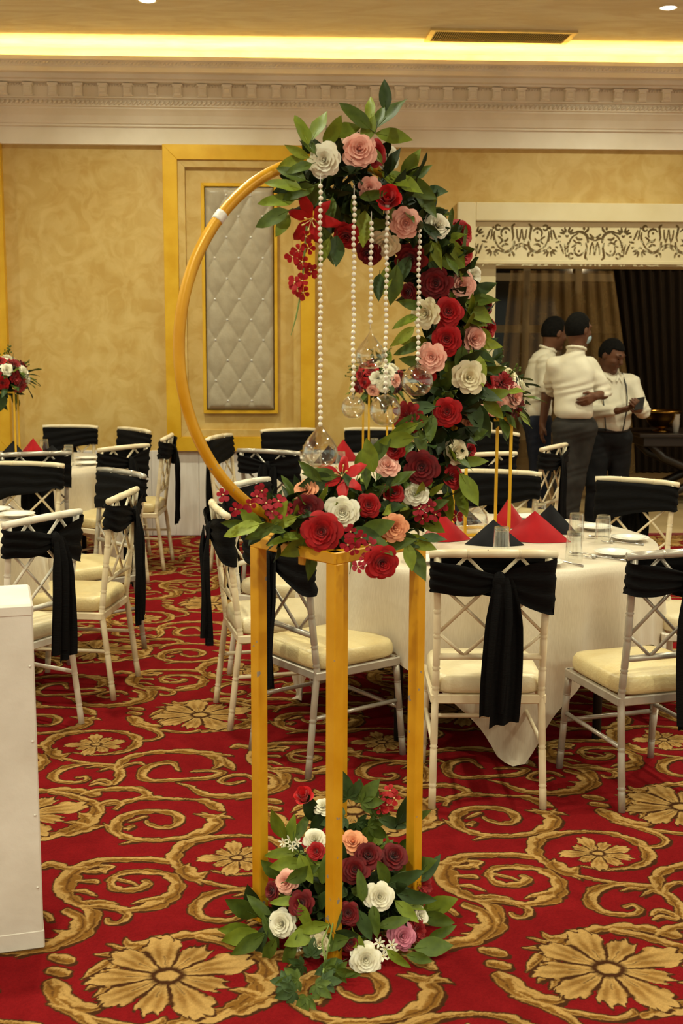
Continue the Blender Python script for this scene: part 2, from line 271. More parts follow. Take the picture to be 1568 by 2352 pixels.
# ------------------------------------------------------------------ floor: patterned carpet (tufted repeat, same mesh laid again and again)
CARPET_AX, CARPET_BX, CARPET_BY = 1.187, .552, 1.112
CARPET_STROKES = [
([(0.717,2.934,0.0039),(0.695,3.003,0.0129),(0.691,3.08,0.0172),(0.714,3.15,0.0217),(0.755,3.206,0.0231),(0.811,3.241,0.0191),(0.881,3.266,0.0161),(0.954,3.275,0.0161),(1.024,3.257,0.0182),(1.078,3.222,0.0201)],0.5,0,9),
([(-0.274,3.254,0.0165),(-0.201,3.224,0.0164),(-0.139,3.179,0.0184),(-0.095,3.135,0.0235),(-0.072,3.073,0.0241),(-0.076,3.013,0.0206),(-0.06,2.965,0.0061)],0,0.3,4),
([(-0.14,3.055,0.0031),(-0.107,3.019,0.0175),(-0.095,2.966,0.0254),(-0.119,2.92,0.025),(-0.157,2.885,0.0217),(-0.214,2.851,0.0195),(-0.271,2.836,0.0165),(-0.317,2.816,0.0077)],0.5,0.4,7),
([(-0.029,2.936,0.002),(-0.059,2.927,0.013),(-0.094,2.901,0.0179),(-0.142,2.867,0.0147)],0.3,0.3,3),
([(-0.172,2.973,0.0025),(-0.136,2.967,0.0122),(-0.105,2.947,0.0151)],0,0,3),
([(-0.483,3.255,0.0022),(-0.467,3.221,0.0109),(-0.423,3.214,0.0131)],0,0,6),
([(-0.553,3.165,0.0021),(-0.518,3.164,0.0107),(-0.482,3.168,0.014)],0,0,6),
([(-0.566,3.038,0.0021),(-0.538,3.087,0.0136),(-0.516,3.117,0.0159)],0,0,6),
([(-0.544,2.985,0.003),(-0.523,3.027,0.0123),(-0.51,3.076,0.0125)],0,0,6),
([(-0.521,2.951,0.002),(-0.502,2.988,0.0102),(-0.501,3.046,0.0103)],0,0,6),
([(-0.527,3.223,0.0022),(-0.491,3.2,0.0098),(-0.463,3.189,0.0108)],0,0,6),
([(0.525,3.155,0.0176),(0.554,3.142,0.0216),(0.568,3.134,0.0175)],0,0,6),
([(0.532,3.085,0.0182),(0.558,3.072,0.0202),(0.57,3.069,0.0161)],0,0,6),
([(0.544,3.022,0.0199),(0.559,2.989,0.0305),(0.589,2.937,0.0281),(0.631,2.905,0.022),(0.667,2.895,0.0191),(0.702,2.921,0.0019)],0.15,0,4),
([(0.57,2.943,0.0048),(0.617,2.884,0.0105),(0.668,2.852,0.0113),(0.716,2.833,0.0122),(0.763,2.815,0.0112),(0.813,2.809,0.0102),(0.852,2.829,0.0113),(0.856,2.846,0.0047)],0,0,3),
([(0.417,3.159,0.0026),(0.463,3.193,0.0125),(0.519,3.218,0.0179),(0.566,3.265,0.0213),(0.59,3.331,0.0228),(0.59,3.394,0.0188),(0.559,3.449,0.0135),(0.509,3.493,0.0193),(0.473,3.57,0.0301),(0.472,3.662,0.0296),(0.505,3.729,0.0265),(0.559,3.77,0.0195),(0.633,3.775,0.0146),(0.713,3.773,0.0171),(0.782,3.752,0.0121)],0,0.35,8),
([(0.494,3.306,0.0022),(0.525,3.294,0.0107),(0.564,3.304,0.0129)],0,0,6),
([(0.476,3.251,0.0021),(0.513,3.25,0.0106),(0.554,3.271,0.0128)],0,0,6),
([(0.441,3.231,0.0021),(0.483,3.224,0.0105),(0.526,3.228,0.0116)],0,0,6),
([(0.506,3.688,0.006),(0.547,3.687,0.0143),(0.573,3.7,0.0132),(0.582,3.679,0.006)],0,0,6),
([(0.503,3.621,0.0059),(0.538,3.62,0.0117),(0.561,3.619,0.0117),(0.568,3.606,0.0047)],0,0,6),
([(0.5,3.556,0.0046),(0.54,3.549,0.0115),(0.581,3.516,0.0023)],0,0,6),
([(0.565,3.728,0.0096),(0.594,3.72,0.012),(0.571,3.686,0.006)],0,0,6),
([(0.559,3.449,0.0078),(0.627,3.447,0.0168),(0.678,3.421,0.0156),(0.693,3.38,0.0121),(0.673,3.348,0.0098),(0.643,3.349,0.0098),(0.638,3.37,0.0066)],0,0,6),
([(0.541,3.48,0.0045),(0.598,3.478,0.0136),(0.652,3.464,0.0028)],0,0,6),
([(0.646,3.428,0.0033),(0.702,3.427,0.01),(0.757,3.449,0.0247),(0.793,3.485,0.025),(0.818,3.534,0.0195),(0.817,3.599,0.0187),(0.782,3.659,0.0154),(0.714,3.682,0.0131),(0.648,3.677,0.0119),(0.612,3.638,0.0118),(0.62,3.578,0.0128),(0.656,3.554,0.0138),(0.704,3.563,0.015),(0.728,3.595,0.0128),(0.715,3.621,0.0059)],0.3,0.3,12),
([(0.608,3.651,0.003),(0.639,3.624,0.0082),(0.677,3.603,0.007),(0.701,3.576,0.0023)],0,0,6),
([(0.697,3.463,0.0023),(0.736,3.486,0.0113),(0.778,3.497,0.0148)],0,0,6),
([(0.892,3.59,0.0047),(0.858,3.65,0.013),(0.82,3.699,0.0108),(0.795,3.756,0.0182),(0.793,3.821,0.0222),(0.823,3.895,0.0239),(0.881,3.931,0.0191),(0.956,3.95,0.0102),(1.039,3.947,0.0089),(1.113,3.909,0.0165),(1.157,3.84,0.0199),(1.16,3.753,0.0183),(1.121,3.691,0.0144),(1.045,3.659,0.0083),(0.973,3.658,0.0059),(0.919,3.683,0.003)],0.25,0.25,12),
([(0.84,3.734,0.0036),(0.84,3.678,0.0263),(0.873,3.637,0.0201),(0.906,3.676,0.0024)],0.3,0.3,3),
([(0.886,3.616,0.0082),(0.932,3.589,0.0093),(0.99,3.561,0.0104),(1.043,3.54,0.0173),(1.103,3.526,0.0161),(1.134,3.475,0.0193),(1.148,3.401,0.0167),(1.134,3.332,0.0131)],0,0.3,6),
([(1.029,3.553,0.0081),(0.96,3.536,0.015),(0.909,3.494,0.0205),(0.889,3.433,0.019),(0.904,3.379,0.0144),(0.947,3.355,0.0132),(0.997,3.353,0.0121),(1.024,3.381,0.01),(1.013,3.411,0.0089),(0.982,3.4,0.0067)],0,0.2,5),
([(1.05,3.346,0.0066),(1.081,3.374,0.0122),(1.116,3.344,0.0099),(1.121,3.315,0.0027)],0,0,6),
([(0.998,3.503,0.0023),(1.038,3.521,0.0092),(1.065,3.514,0.0092)],0,0,6),
([(1.051,3.465,0.0023),(1.095,3.501,0.0103),(1.136,3.499,0.0091)],0,0,6),
([(0.519,4.069,0.0026),(0.554,4.012,0.0155),(0.604,3.955,0.0153),(0.67,3.927,0.0127),(0.746,3.925,0.0127),(0.821,3.949,0.0166),(0.882,3.994,0.0258),(0.91,4.053,0.0261),(0.9,4.1,0.0198)],0.3,0,7),
([(0.601,3.894,0.0025),(0.656,3.922,0.0114),(0.721,3.928,0.0127)],0,0,6),
([(0.826,4.144,0.0027),(0.869,4.126,0.012),(0.907,4.117,0.0133),(0.94,4.116,0.0093),(0.964,4.101,0.002)],0.3,0.3,3),
([(0.855,4.155,0.002),(0.877,4.134,0.0093),(0.9,4.117,0.008)],0,0,6),
([(0.934,4.15,0.002),(0.915,4.125,0.0093),(0.899,4.108,0.0079)],0,0,6),
([(0.596,3.947,0.0076),(0.562,4.027,0.0194),(0.57,4.109,0.0224),(0.613,4.159,0.02),(0.683,4.174,0.0161),(0.747,4.155,0.0174),(0.78,4.095,0.0171),(0.76,4.038,0.013),(0.713,4.031,0.0117),(0.672,4.065,0.0092),(0.663,4.09,0.0033)],0,0.3,8),
([(0.602,4.075,0.0026),(0.625,4.099,0.0092),(0.655,4.124,0.0106)],0,0,6),
([(0.612,4.01,0.0026),(0.623,4.042,0.0104),(0.601,4.026,0.0104)],0,0,6),
([(1.112,4.028,0.0065),(1.189,3.978,0.0154),(1.242,3.913,0.014),(1.248,3.86,0.0113),(1.209,3.824,0.0099),(1.159,3.825,0.0087),(1.156,3.848,0.0037)],0,0,6),
([(0.455,4.25,0.0068),(0.51,4.249,0.015),(0.581,4.274,0.0151),(0.637,4.327,0.0125),(0.597,4.394,0.0141),(0.52,4.405,0.0113)],0.2,0.2,5),
([(0.596,4.282,0.0055),(0.667,4.299,0.0152),(0.742,4.287,0.0083),(0.823,4.276,0.0082),(0.872,4.248,0.0205),(0.909,4.194,0.0175),(0.931,4.167,0.0027)],0.3,0.3,5),
([(0.739,4.447,0.0043),(0.795,4.398,0.0113),(0.834,4.34,0.0167),(0.899,4.31,0.0194),(0.982,4.308,0.0208),(1.057,4.334,0.0237),(1.11,4.408,0.0241),(1.107,4.486,0.0187),(1.061,4.538,0.0145)],0.3,0,7),
([(0.73,4.577,0.0073),(0.698,4.662,0.0149),(0.637,4.653,0.0193),(0.596,4.591,0.0205),(0.597,4.51,0.0187),(0.643,4.473,0.0157),(0.708,4.477,0.0143),(0.774,4.485,0.0144),(0.864,4.503,0.0173),(0.902,4.552,0.0146),(0.848,4.574,0.0117),(0.787,4.566,0.0088)],0,0.2,7),
([(0.986,4.46,0.0086),(0.937,4.432,0.0114),(0.9,4.462,0.0114),(0.94,4.521,0.0116),(0.998,4.519,0.013),(1.026,4.479,0.0086)],0,0,6),
([(-0.693,4.548,0.006),(-0.699,4.644,0.0154),(-0.669,4.732,0.0188),(-0.582,4.786,0.019),(-0.465,4.799,0.0191),(-0.352,4.768,0.0205),(-0.256,4.738,0.0047)],0.3,0.4,7),
([(-0.375,4.758,0.011),(-0.318,4.722,0.0219),(-0.301,4.644,0.0185),(-0.321,4.595,0.0046)],0,0.3,3),
([(-0.286,4.71,0.0078),(-0.262,4.632,0.02),(-0.244,4.584,0.0061)],0,0,6),
([(-0.693,4.597,0.0076),(-0.665,4.647,0.0123),(-0.622,4.668,0.0108),(-0.596,4.641,0.0061)],0,0,6),
([(-0.801,4.332,0.0043),(-0.744,4.375,0.0131),(-0.667,4.392,0.016),(-0.601,4.384,0.016),(-0.553,4.345,0.013),(-0.523,4.3,0.0036)],0.3,0.3,5),
([(-0.691,4.174,0.0069),(-0.706,4.237,0.0127),(-0.671,4.273,0.0142),(-0.632,4.248,0.0099),(-0.646,4.199,0.0098)],0,0,3),
([(-0.774,4.429,0.0044),(-0.745,4.448,0.0103),(-0.709,4.427,0.0073)],0,0,6),
([(-0.808,3.731,0.0187),(-0.78,3.745,0.0163),(-0.737,3.715,0.0124),(-0.681,3.713,0.0075),(-0.629,3.733,0.005)],0.4,0.2,5)]
CARPET_FLOWERS = [(0.844, 3.046, 0.215, 9), (0.996, 3.775, 0.118, 9)]
def catmull(P,k=7):
    P=np.array(P,float); Q=np.vstack([2*P[0]-P[1],P,2*P[-1]-P[-2]]); out=[]
    for i in range(1,len(Q)-2):
        for t in np.arange(k)/k:
            a,b,c,d=Q[i-1:i+3]
            out.append(.5*(2*b+(c-a)*t+(2*a-5*b+4*c-d)*t*t+(3*b-a-3*c+d)*t**3))
    out.append(Q[-2]); return np.array(out)
def vnoise(x,y,f,seed):
    # periodic-less value noise
    rs=np.random.RandomState(seed); T=rs.rand(64,64)
    X=x*f;Y=y*f; xi=np.floor(X).astype(int);yi=np.floor(Y).astype(int);u=X-xi;v=Y-yi
    u=u*u*(3-2*u);v=v*v*(3-2*v); g=lambda a,b:T[a%64,b%64]
    return (g(xi,yi)*(1-u)+g(xi+1,yi)*u)*(1-v)+(g(xi,yi+1)*(1-u)+g(xi+1,yi+1)*u)*v-.5
def carpet(NX,NY,AX,BX,BY,S,FL):
    RED=np.array([.172,.0065,.0082]);DK=np.array([.05,.018,.007]);MID=np.array([.185,.082,.016]);LT=np.array([.40,.235,.078])
    xs=np.arange(NX+1)/NX*AX; ys=np.arange(NY+1)/NY*BY
    X,Y=np.meshgrid(xs,ys)
    col=np.tile(RED,X.shape+(1,)).astype(np.float64)
    wx=X+.006*vnoise(X,Y,70,1)+.003*vnoise(X,Y,160,2); wy=Y+.006*vnoise(X,Y,70,3)+.003*vnoise(X,Y,160,4)
    def blend(sl,m,c):
        m=np.clip(m,0,1)[...,None]; col[sl]=col[sl]*(1-m)+c*m
    px=AX/NX
    def shifts(x0,x1,y0,y1,mg=.04):
        for j in range(-8,9):
            for i in range(-12,13):
                ox=i*AX+j*BX; oy=j*BY
                if x1+ox<-mg or x0+ox>AX+mg or y1+oy<-mg or y0+oy>BY+mg: continue
                a=max(0,int((x0+ox-mg)/AX*NX)); b=min(NX+1,int((x1+ox+mg)/AX*NX)+2)
                c=max(0,int((y0+oy-mg)/BY*NY)); d=min(NY+1,int((y1+oy+mg)/BY*NY)+2)
                if b>a and d>c: yield ox,oy,(slice(c,d),slice(a,b))
    def strokes(passn):
        for P,tl,tr,n in S:
            Q=catmull(P); Q[:,2]=np.maximum(Q[:,2],.002)
            T=np.gradient(Q[:,:2],axis=0); T/=np.linalg.norm(T,axis=1)[:,None]+1e-9
            s=np.linspace(0,1,len(Q))
            m=Q[:,2].max()+.02
            for ox,oy,sl in shifts(Q[:,0].min()-m,Q[:,0].max()+m,Q[:,1].min()-m,Q[:,1].max()+m):
                gx=wx[sl]-ox; gy=wy[sl]-oy
                best=np.full(gx.shape,9.); lat=np.zeros(gx.shape); ss=np.zeros(gx.shape); shd=np.full(gx.shape,9.)
                for k in range(len(Q)):
                    dx=gx-Q[k,0]; dy=gy-Q[k,1]; d=np.hypot(dx,dy); l=(T[k,0]*dy-T[k,1]*dx)/Q[k,2]
                    ph=(s[k]*n)%1.; w=Q[k,2]
                    if tl or tr:
                        ww=w*np.where(l>0,1+tl*(2.2*ph**1.5-.6),1+tr*(2.2*ph**1.5-.6))
                    else: ww=w
                    e=d-ww; q=e<best
                    best=np.where(q,e,best); lat=np.where(q,l,lat); ss=np.where(q,s[k],ss)
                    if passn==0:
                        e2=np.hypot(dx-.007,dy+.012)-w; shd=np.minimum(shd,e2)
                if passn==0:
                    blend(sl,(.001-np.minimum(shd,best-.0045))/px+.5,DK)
                else:
                    blend(sl,(-best)/px+.5,MID)
                    # highlight band streaks
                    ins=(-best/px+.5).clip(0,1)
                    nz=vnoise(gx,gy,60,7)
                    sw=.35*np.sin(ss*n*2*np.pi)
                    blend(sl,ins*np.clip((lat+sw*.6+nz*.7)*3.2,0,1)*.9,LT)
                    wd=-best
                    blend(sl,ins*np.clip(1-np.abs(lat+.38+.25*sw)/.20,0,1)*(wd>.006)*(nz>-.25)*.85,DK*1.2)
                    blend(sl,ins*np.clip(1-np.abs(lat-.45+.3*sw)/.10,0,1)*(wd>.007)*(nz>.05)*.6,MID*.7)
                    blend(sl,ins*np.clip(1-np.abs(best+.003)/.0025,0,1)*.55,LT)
    strokes(0); strokes(1)
    for fx,fy,r,n in FL:
        for ox,oy,sl in shifts(fx-r*1.3,fx+r*1.3,fy-r*1.3,fy+r*1.3):
            gx=wx[sl]-ox-fx; gy=wy[sl]-oy-fy
            rr=np.hypot(gx,gy)/r; th=np.arctan2(gy,gx)
            a=(th/(2*np.pi)*n)%1.; k=np.floor(th/(2*np.pi)*n)
            rs=.86+.16*np.sin(k*2.7+fx*9)
            tri=np.abs(a-.5)*2
            prof=rs*(1.08-.36*tri**2.2)+.07*(((a*4)%1.)-.5)+.04*np.sin(th*31)
            m=((prof-rr)*r/px+.5)
            blend(sl,((prof+.05-rr)*r/px+.5)*1.,DK)
            blend(sl,m,LT)
            ins=m.clip(0,1)
            blend(sl,ins*np.clip(.9-np.abs(rr-.55)/.33+.8*np.sin(a*np.pi*6+rr*3)*.5,0,1)*.8,MID)
            blend(sl,ins*np.clip((tri-.72-.1*rr)*9,0,1)*(rr<.72),DK)
            blend(sl,ins*np.clip(1-np.abs(a-.5)/.05,0,1)*(rr<.5)*.8,DK)
            blend(sl,ins*np.clip((.26-rr)*14,0,1),DK)
            blend(sl,np.clip((.155-np.hypot(gx,gy*1.2)/r)*30,0,1),LT)
    n1=vnoise(X,Y,220,11)*.25+vnoise(X,Y,24,12)*.15
    col*= (1+n1)[...,None]
    return col.clip(0,1)

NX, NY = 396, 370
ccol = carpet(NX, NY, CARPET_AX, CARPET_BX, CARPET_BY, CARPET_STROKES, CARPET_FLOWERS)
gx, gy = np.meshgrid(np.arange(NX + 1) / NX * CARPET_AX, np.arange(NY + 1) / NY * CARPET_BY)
cv = np.zeros(((NX + 1) * (NY + 1), 3), np.float32); cv[:, 0] = gx.ravel(); cv[:, 1] = gy.ravel()
ii = (np.arange(NY)[:, None] * (NX + 1) + np.arange(NX)[None, :]).ravel()
cf = np.stack([ii, ii + 1, ii + NX + 2, ii + NX + 1], 1).astype(np.int32)
cme = bpy.data.meshes.new('carpet_repeat')
cme.vertices.add(len(cv)); cme.vertices.foreach_set('co', cv.ravel())
cme.loops.add(cf.size); cme.loops.foreach_set('vertex_index', cf.ravel())
cme.polygons.add(len(cf)); cme.polygons.foreach_set('loop_start', np.arange(0, cf.size, 4, dtype=np.int32))
cme.update(); cme.validate()
ca = cme.color_attributes.new('pile', 'FLOAT_COLOR', 'POINT')
ca.data.foreach_set('color', np.concatenate([ccol.reshape(-1, 3), np.ones((len(cv), 1))], 1).astype(np.float32).ravel())
m = bpy.data.materials.new('wool_carpet'); m.use_nodes = True; nt = m.node_tree; b = nt.nodes['Principled BSDF']
at = nt.nodes.new('ShaderNodeAttribute'); at.attribute_name = 'pile'
tc = nt.nodes.new('ShaderNodeTexCoord'); nz_ = nt.nodes.new('ShaderNodeTexNoise'); nz_.inputs['Scale'].default_value = 350; nz_.inputs['Detail'].default_value = 2
nt.links.new(tc.outputs['Object'], nz_.inputs['Vector'])
mr = nt.nodes.new('ShaderNodeMapRange'); mr.inputs[3].default_value = .72; mr.inputs[4].default_value = 1.28
nt.links.new(nz_.outputs[0], mr.inputs[0])
mx = nt.nodes.new('ShaderNodeVectorMath'); mx.operation = 'SCALE'
nt.links.new(at.outputs['Color'], mx.inputs[0]); nt.links.new(mr.outputs[0], mx.inputs['Scale']); nt.links.new(mx.outputs[0], b.inputs['Base Color'])
bp = nt.nodes.new('ShaderNodeBump'); bp.inputs['Strength'].default_value = .35; bp.inputs['Distance'].default_value = .004
nt.links.new(nz_.outputs[0], bp.inputs['Height']); nt.links.new(bp.outputs[0], b.inputs['Normal'])
b.inputs['Roughness'].default_value = 1.0; b.inputs['Specular IOR Level'].default_value = .02
M['carpet'] = m; cme.materials.append(None)
floor = build('floor', MB().box(-8, 8, -8, 10.14, -.06, -.004), mat('underlay', lin(120, 20, 26), lin(104, 16, 22), rough=.95)); tag(floor, kind='structure')
for j in range(0, 9):
    for i in range(-9, 6):
        x = i * CARPET_AX + j * CARPET_BX; y = j * CARPET_BY
        if x < -6 or x > 5.5: continue
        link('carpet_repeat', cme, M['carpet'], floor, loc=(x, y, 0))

# ------------------------------------------------------------------ walls
WY = 10.06
wall = build('wall_back', MB().box(-7, 1.44, WY, 10.46, 0, 4.1).box(1.44, 5.2, WY, 10.14, 2.60, 4.1).box(5.2, 8, WY, 10.46, 0, 4.1), M['plaster']); tag(wall, kind='structure')
pw = .196; x = -2.75; k = 0
pm = MB().bevel_box(0, pw - .006, -.022, 0, 0, .71, .004).mesh('wainscot_plank')
while x < 1.3 - pw:
    link('wainscot_plank', pm, M['panel_white'], wall, loc=(x, WY, 0)); x += pw
build('wainscot_plank', MB().bevel_box(0, 1.305 - x, -.022, 0, 0, .71, .004), M['panel_white'], wall, loc=(x, WY, 0))
build('wainscot_backing', MB().box(-7, 1.3, -.012, 0, 0, .705), M['panel_white'], wall, loc=(0, WY, 0))
ceil = build('ceiling', MB().box(-8, 9, -8, 10.2, 3.86, 4.0), M['ceiling']); tag(ceil, kind='structure')

# cornice: extruded moulding with a hidden light trough on top
prof = [(.0, 3.137), (.06, 3.137), (.06, 3.268), (.085, 3.272), (.085, 3.287), (.10, 3.29), (.112, 3.31), (.135, 3.345), (.165, 3.375), (.18, 3.388), (.18, 3.40), (.20, 3.404), (.20, 3.455), (.23, 3.46), (.23, 3.469),
        (.215, 3.472), (.215, 3.568), (.26, 3.573), (.26, 3.588), (.30, 3.592), (.30, 3.645), (.37, 3.65), (.385, 3.665), (.385, 3.70), (.40, 3.705), (.40, 3.735), (.38, 3.735), (.38, 3.625), (.0, 3.625)]
mb = MB(); n = len(prof)
mb.add([(-7, WY - p, z) for p, z in prof] + [(8, WY - p, z) for p, z in prof], [(i, (i + 1) % n, n + (i + 1) % n, n + i) for i in range(n)])
corn = build('trim_1', mb, M['cornice']); tag(corn, kind='structure')
bm_ = MB().bevel_box(-.032, .032, -.045, .0, 0, .086, .006).bevel_box(-.040, .040, -.05, 0, .072, .09, .003).bevel_box(-.024, .024, -.052, -.04, .018, .06, .006).bevel_box(-.038, .038, -.03, 0, -.006, .012, .003)
bmesh_ = bm_.mesh('bracket')
x = -2.2354 - .1905 * 3
while x < 3.6:
    link('bracket', bmesh_, M['cornice'], corn, loc=(x, WY - .214, 3.476)); x += .1905
for (p, z, r, sp, nm) in ((.20, 3.43, .017, .036, 'rope_moulding'), (.382, 3.683, .012, .03, 'rope_moulding'), (.218, 3.556, .009, .022, 'bead_moulding')):
    mb = MB(); x = -3.0
    while x < 3.7:
        mb.tube([(x - sp * .45, WY - p, z - r * .9), (x, WY - p - r * .7, z), (x + sp * .45, WY - p, z + r * .9)], [r * .35, r * .62, r * .35], 5); x += sp
    tag(build(nm, mb, M['cornice'], corn, smooth=True), kind='stuff')
tag(build('trim_2', MB().box(-7, 8, WY - .006, WY, 3.62, 3.86), M['ceiling']), kind='structure')
led = thing('cove_light', 'warm yellow light tube hidden behind the top of the cornice', 'light', (0, WY - .27, 3.64))
build('tube', MB().tube([(-6.5, 0, 0), (7.5, 0, 0)], .012, 8), M['led'], led)
build('holder', MB().box(-6.5, 7.5, -.015, .015, -.015, -.008), M['casing'], led)

# ------------------------------------------------------------------ ceiling fittings
dl_ring = MB().lathe([(.052, .004), (.056, -.006), (.075, -.004), (.078, .004)], 28).mesh('trim_ring', True)
dl_lens = MB().lathe([(.0001, -.012), (.03, -.011), (.053, -.002)], 28).mesh('lens', True)
vis = {(1, 0): 'white recessed ceiling downlight at the top edge above the gold panel', (2, 0): 'bright white recessed ceiling downlight right of the air vent'}
for i, x in enumerate((-4.46, -.975, 2.52, 6.0)):
    for j, y in enumerate((8.55, 6.2, 3.85, 1.5, -.85, -3.2)):
        t = thing('recessed_downlight', vis.get((i, j), 'recessed ceiling downlight elsewhere in the hall, outside the picture'), 'light', (x, y, 3.86), 0, 'recessed ceiling downlights')
        link('trim_ring', dl_ring, M['casing'], t); link('lens', dl_lens, M['lens'], t)
        L = bpy.data.lights.new('downlight_beam', 'AREA'); L.shape = 'DISK'; L.size = .11; L.energy = DOWNLIGHT_W; L.color = WARM; L.spread = math.radians(150)
        lo = link('downlight_beam', L, None, t, loc=(0, 0, -.02))
t = thing('air_vent', 'long slatted air vent set in the glowing edge of the ceiling', 'vent', (1.52, 9.40, 3.86), math.radians(1.5))
build('frame', MB().box(-.54, .54, -.19, -.15, -.018, .004).box(-.54, .54, .15, .19, -.018, .004).box(-.54, -.50, -.15, .15, -.018, .004).box(.50, .54, -.15, .15, -.018, .004), M['vent'], t)
build('backing', MB().box(-.5, .5, -.15, .15, -.002, .004), M['black_metal'], t)
mb = MB()
for k in range(64):
    x = -.495 + k * .0157; mb.add([(x, -.15, -.014), (x + .009, -.15, -.003), (x + .009, .15, -.003), (x, .15, -.014), (x + .003, -.15, -.014), (x + .012, -.15, -.003), (x + .012, .15, -.003), (x + .003, .15, -.014)], [(0, 1, 2, 3), (4, 5, 6, 7), (0, 4, 7, 3), (1, 5, 6, 2)])
tag(build('slats', mb, M['vent_dark'], t), kind='stuff')

# ------------------------------------------------------------------ wall panels with tufted upholstery
def bar4(name, x0, x1, z0, z1, w, y0, y1, m, par, b=.003):
    # four mitred bars, each a mesh of its own
    q = [((x0, z0), (x1, z0), (x1 - w, z0 + w), (x0 + w, z0 + w)), ((x1, z0), (x1, z1), (x1 - w, z1 - w), (x1 - w, z0 + w)),
         ((x1, z1), (x0, z1), (x0 + w, z1 - w), (x1 - w, z1 - w)), ((x0, z1), (x0, z0), (x0 + w, z0 + w), (x0 + w, z1 - w))]
    for c in q:
        cx = sum(p[0] for p in c) / 4; cz = sum(p[1] for p in c) / 4
        vs = [(p[0], y1, p[1]) for p in c] + [(p[0], y0 + b, p[1]) for p in c]
        vs += [(p[0] + (b if p[0] < cx else -b) * .7, y0, p[1] + (b if p[1] < cz else -b) * .7) for p in c]
        fs = [(0, 3, 2, 1), (8, 9, 10, 11)]
        for a in (0, 4):
            for k in range(4): fs.append((a + k, a + (k + 1) % 4, a + 4 + (k + 1) % 4, a + 4 + k))
        build(name, MB().add(vs, fs), m, par)

def make_panel(label):
    t = thing('upholstered_wall_panel', label, 'wall panel', (-.4425, WY, .71), 0, 'gold framed wall panels')
    X0, X1 = -.6025, .6065
    bar4('outer_frame_bar', X0, X1, 0, 2.432, .116, -.07, 0, M['gold'], t)
    bar4('liner_bar', X0 + .116, X1 - .116, .116, 2.316, .058, -.052, 0, M['plaster'], t)
    build('recess_board', MB().box(X0 + .174, X1 - .174, -.012, -.001, .174, 2.26), M['plaster'], t)
    gx0, gx1, gz0, gz1 = -.3035, .3035, .307, 2.14
    bar4('inner_frame_bar', gx0, gx1, gz0, gz1, .027, -.055, -.012, M['gold'], t)
    bx, bz = -.0055, 1.228      # one button position, pitch .193 x .163
    def tuft(u, v):
        x = gx0 + .03 + u * (gx1 - gx0 - .06); z = gz0 + .03 + v * (gz1 - gz0 - .06)
        a = (x - bx) / .193 + (z - bz) / .326; c = (x - bx) / .193 - (z - bz) / .326
        h = (abs(math.sin(math.pi * a)) * abs(math.sin(math.pi * c))) ** .42
        d = min(1, min(min(u, 1 - u) * (gx1 - gx0), min(v, 1 - v) * (gz1 - gz0)) / .05); e = math.sqrt(max(0, 1 - (1 - d) ** 2))
        return (x, -.016 - .055 * e - .018 * h * e, z)
    build('tufted_cushion', MB().grid(tuft, 72, 216), M['cushion_grey'], t, smooth=True)
    bt = MB().lathe([(.0001, .008), (.005, .0065), (.009, .002), (.0095, -.004)], 10).mesh('crystal_button', True)
    for r in range(-6, 7):
        for c in range(-3, 4):
            x = bx + c * .193 + (.0965 if r % 2 else 0); z = bz + r * .163
            if gx0 + .045 < x < gx1 - .045 and gz0 + .05 < z < gz1 - .05:
                link('crystal_button', bt, M['crystal'], t, loc=(x, -.0755, z), rot=(math.pi / 2, 0, 0))
    return t
p0 = make_panel('tall gold-framed wall panel with grey tufted upholstery behind the flower ring')
p1 = copy_tree(p0); p1.location.x = -.4425 - 2.475; p1['label'] = 'gold-framed wall panel cut off by the left edge of the picture'

# ------------------------------------------------------------------ doorway: casing, fretwork valance, soffit, jamb
dc = build('door_1', MB().bevel_box(1.311, 1.458, WY - .045, WY + .08, 0, 2.717, .006).bevel_box(1.458, 5.3, WY - .045, WY + .08, 2.572, 2.717, .006).bevel_box(5.1, 5.3, WY - .045, WY + .08, 0, 2.572, .006), M['casing']); tag(dc, kind='structure')
build('inner_jamb', MB().bevel_box(1.462, 1.655, WY + .10, WY + .42, 0, 2.26, .006), M['casing'], dc)
build('soffit', MB().box(1.462, 5.2, WY + .12, WY + .62, 2.225, 2.60), M['casing'], dc)
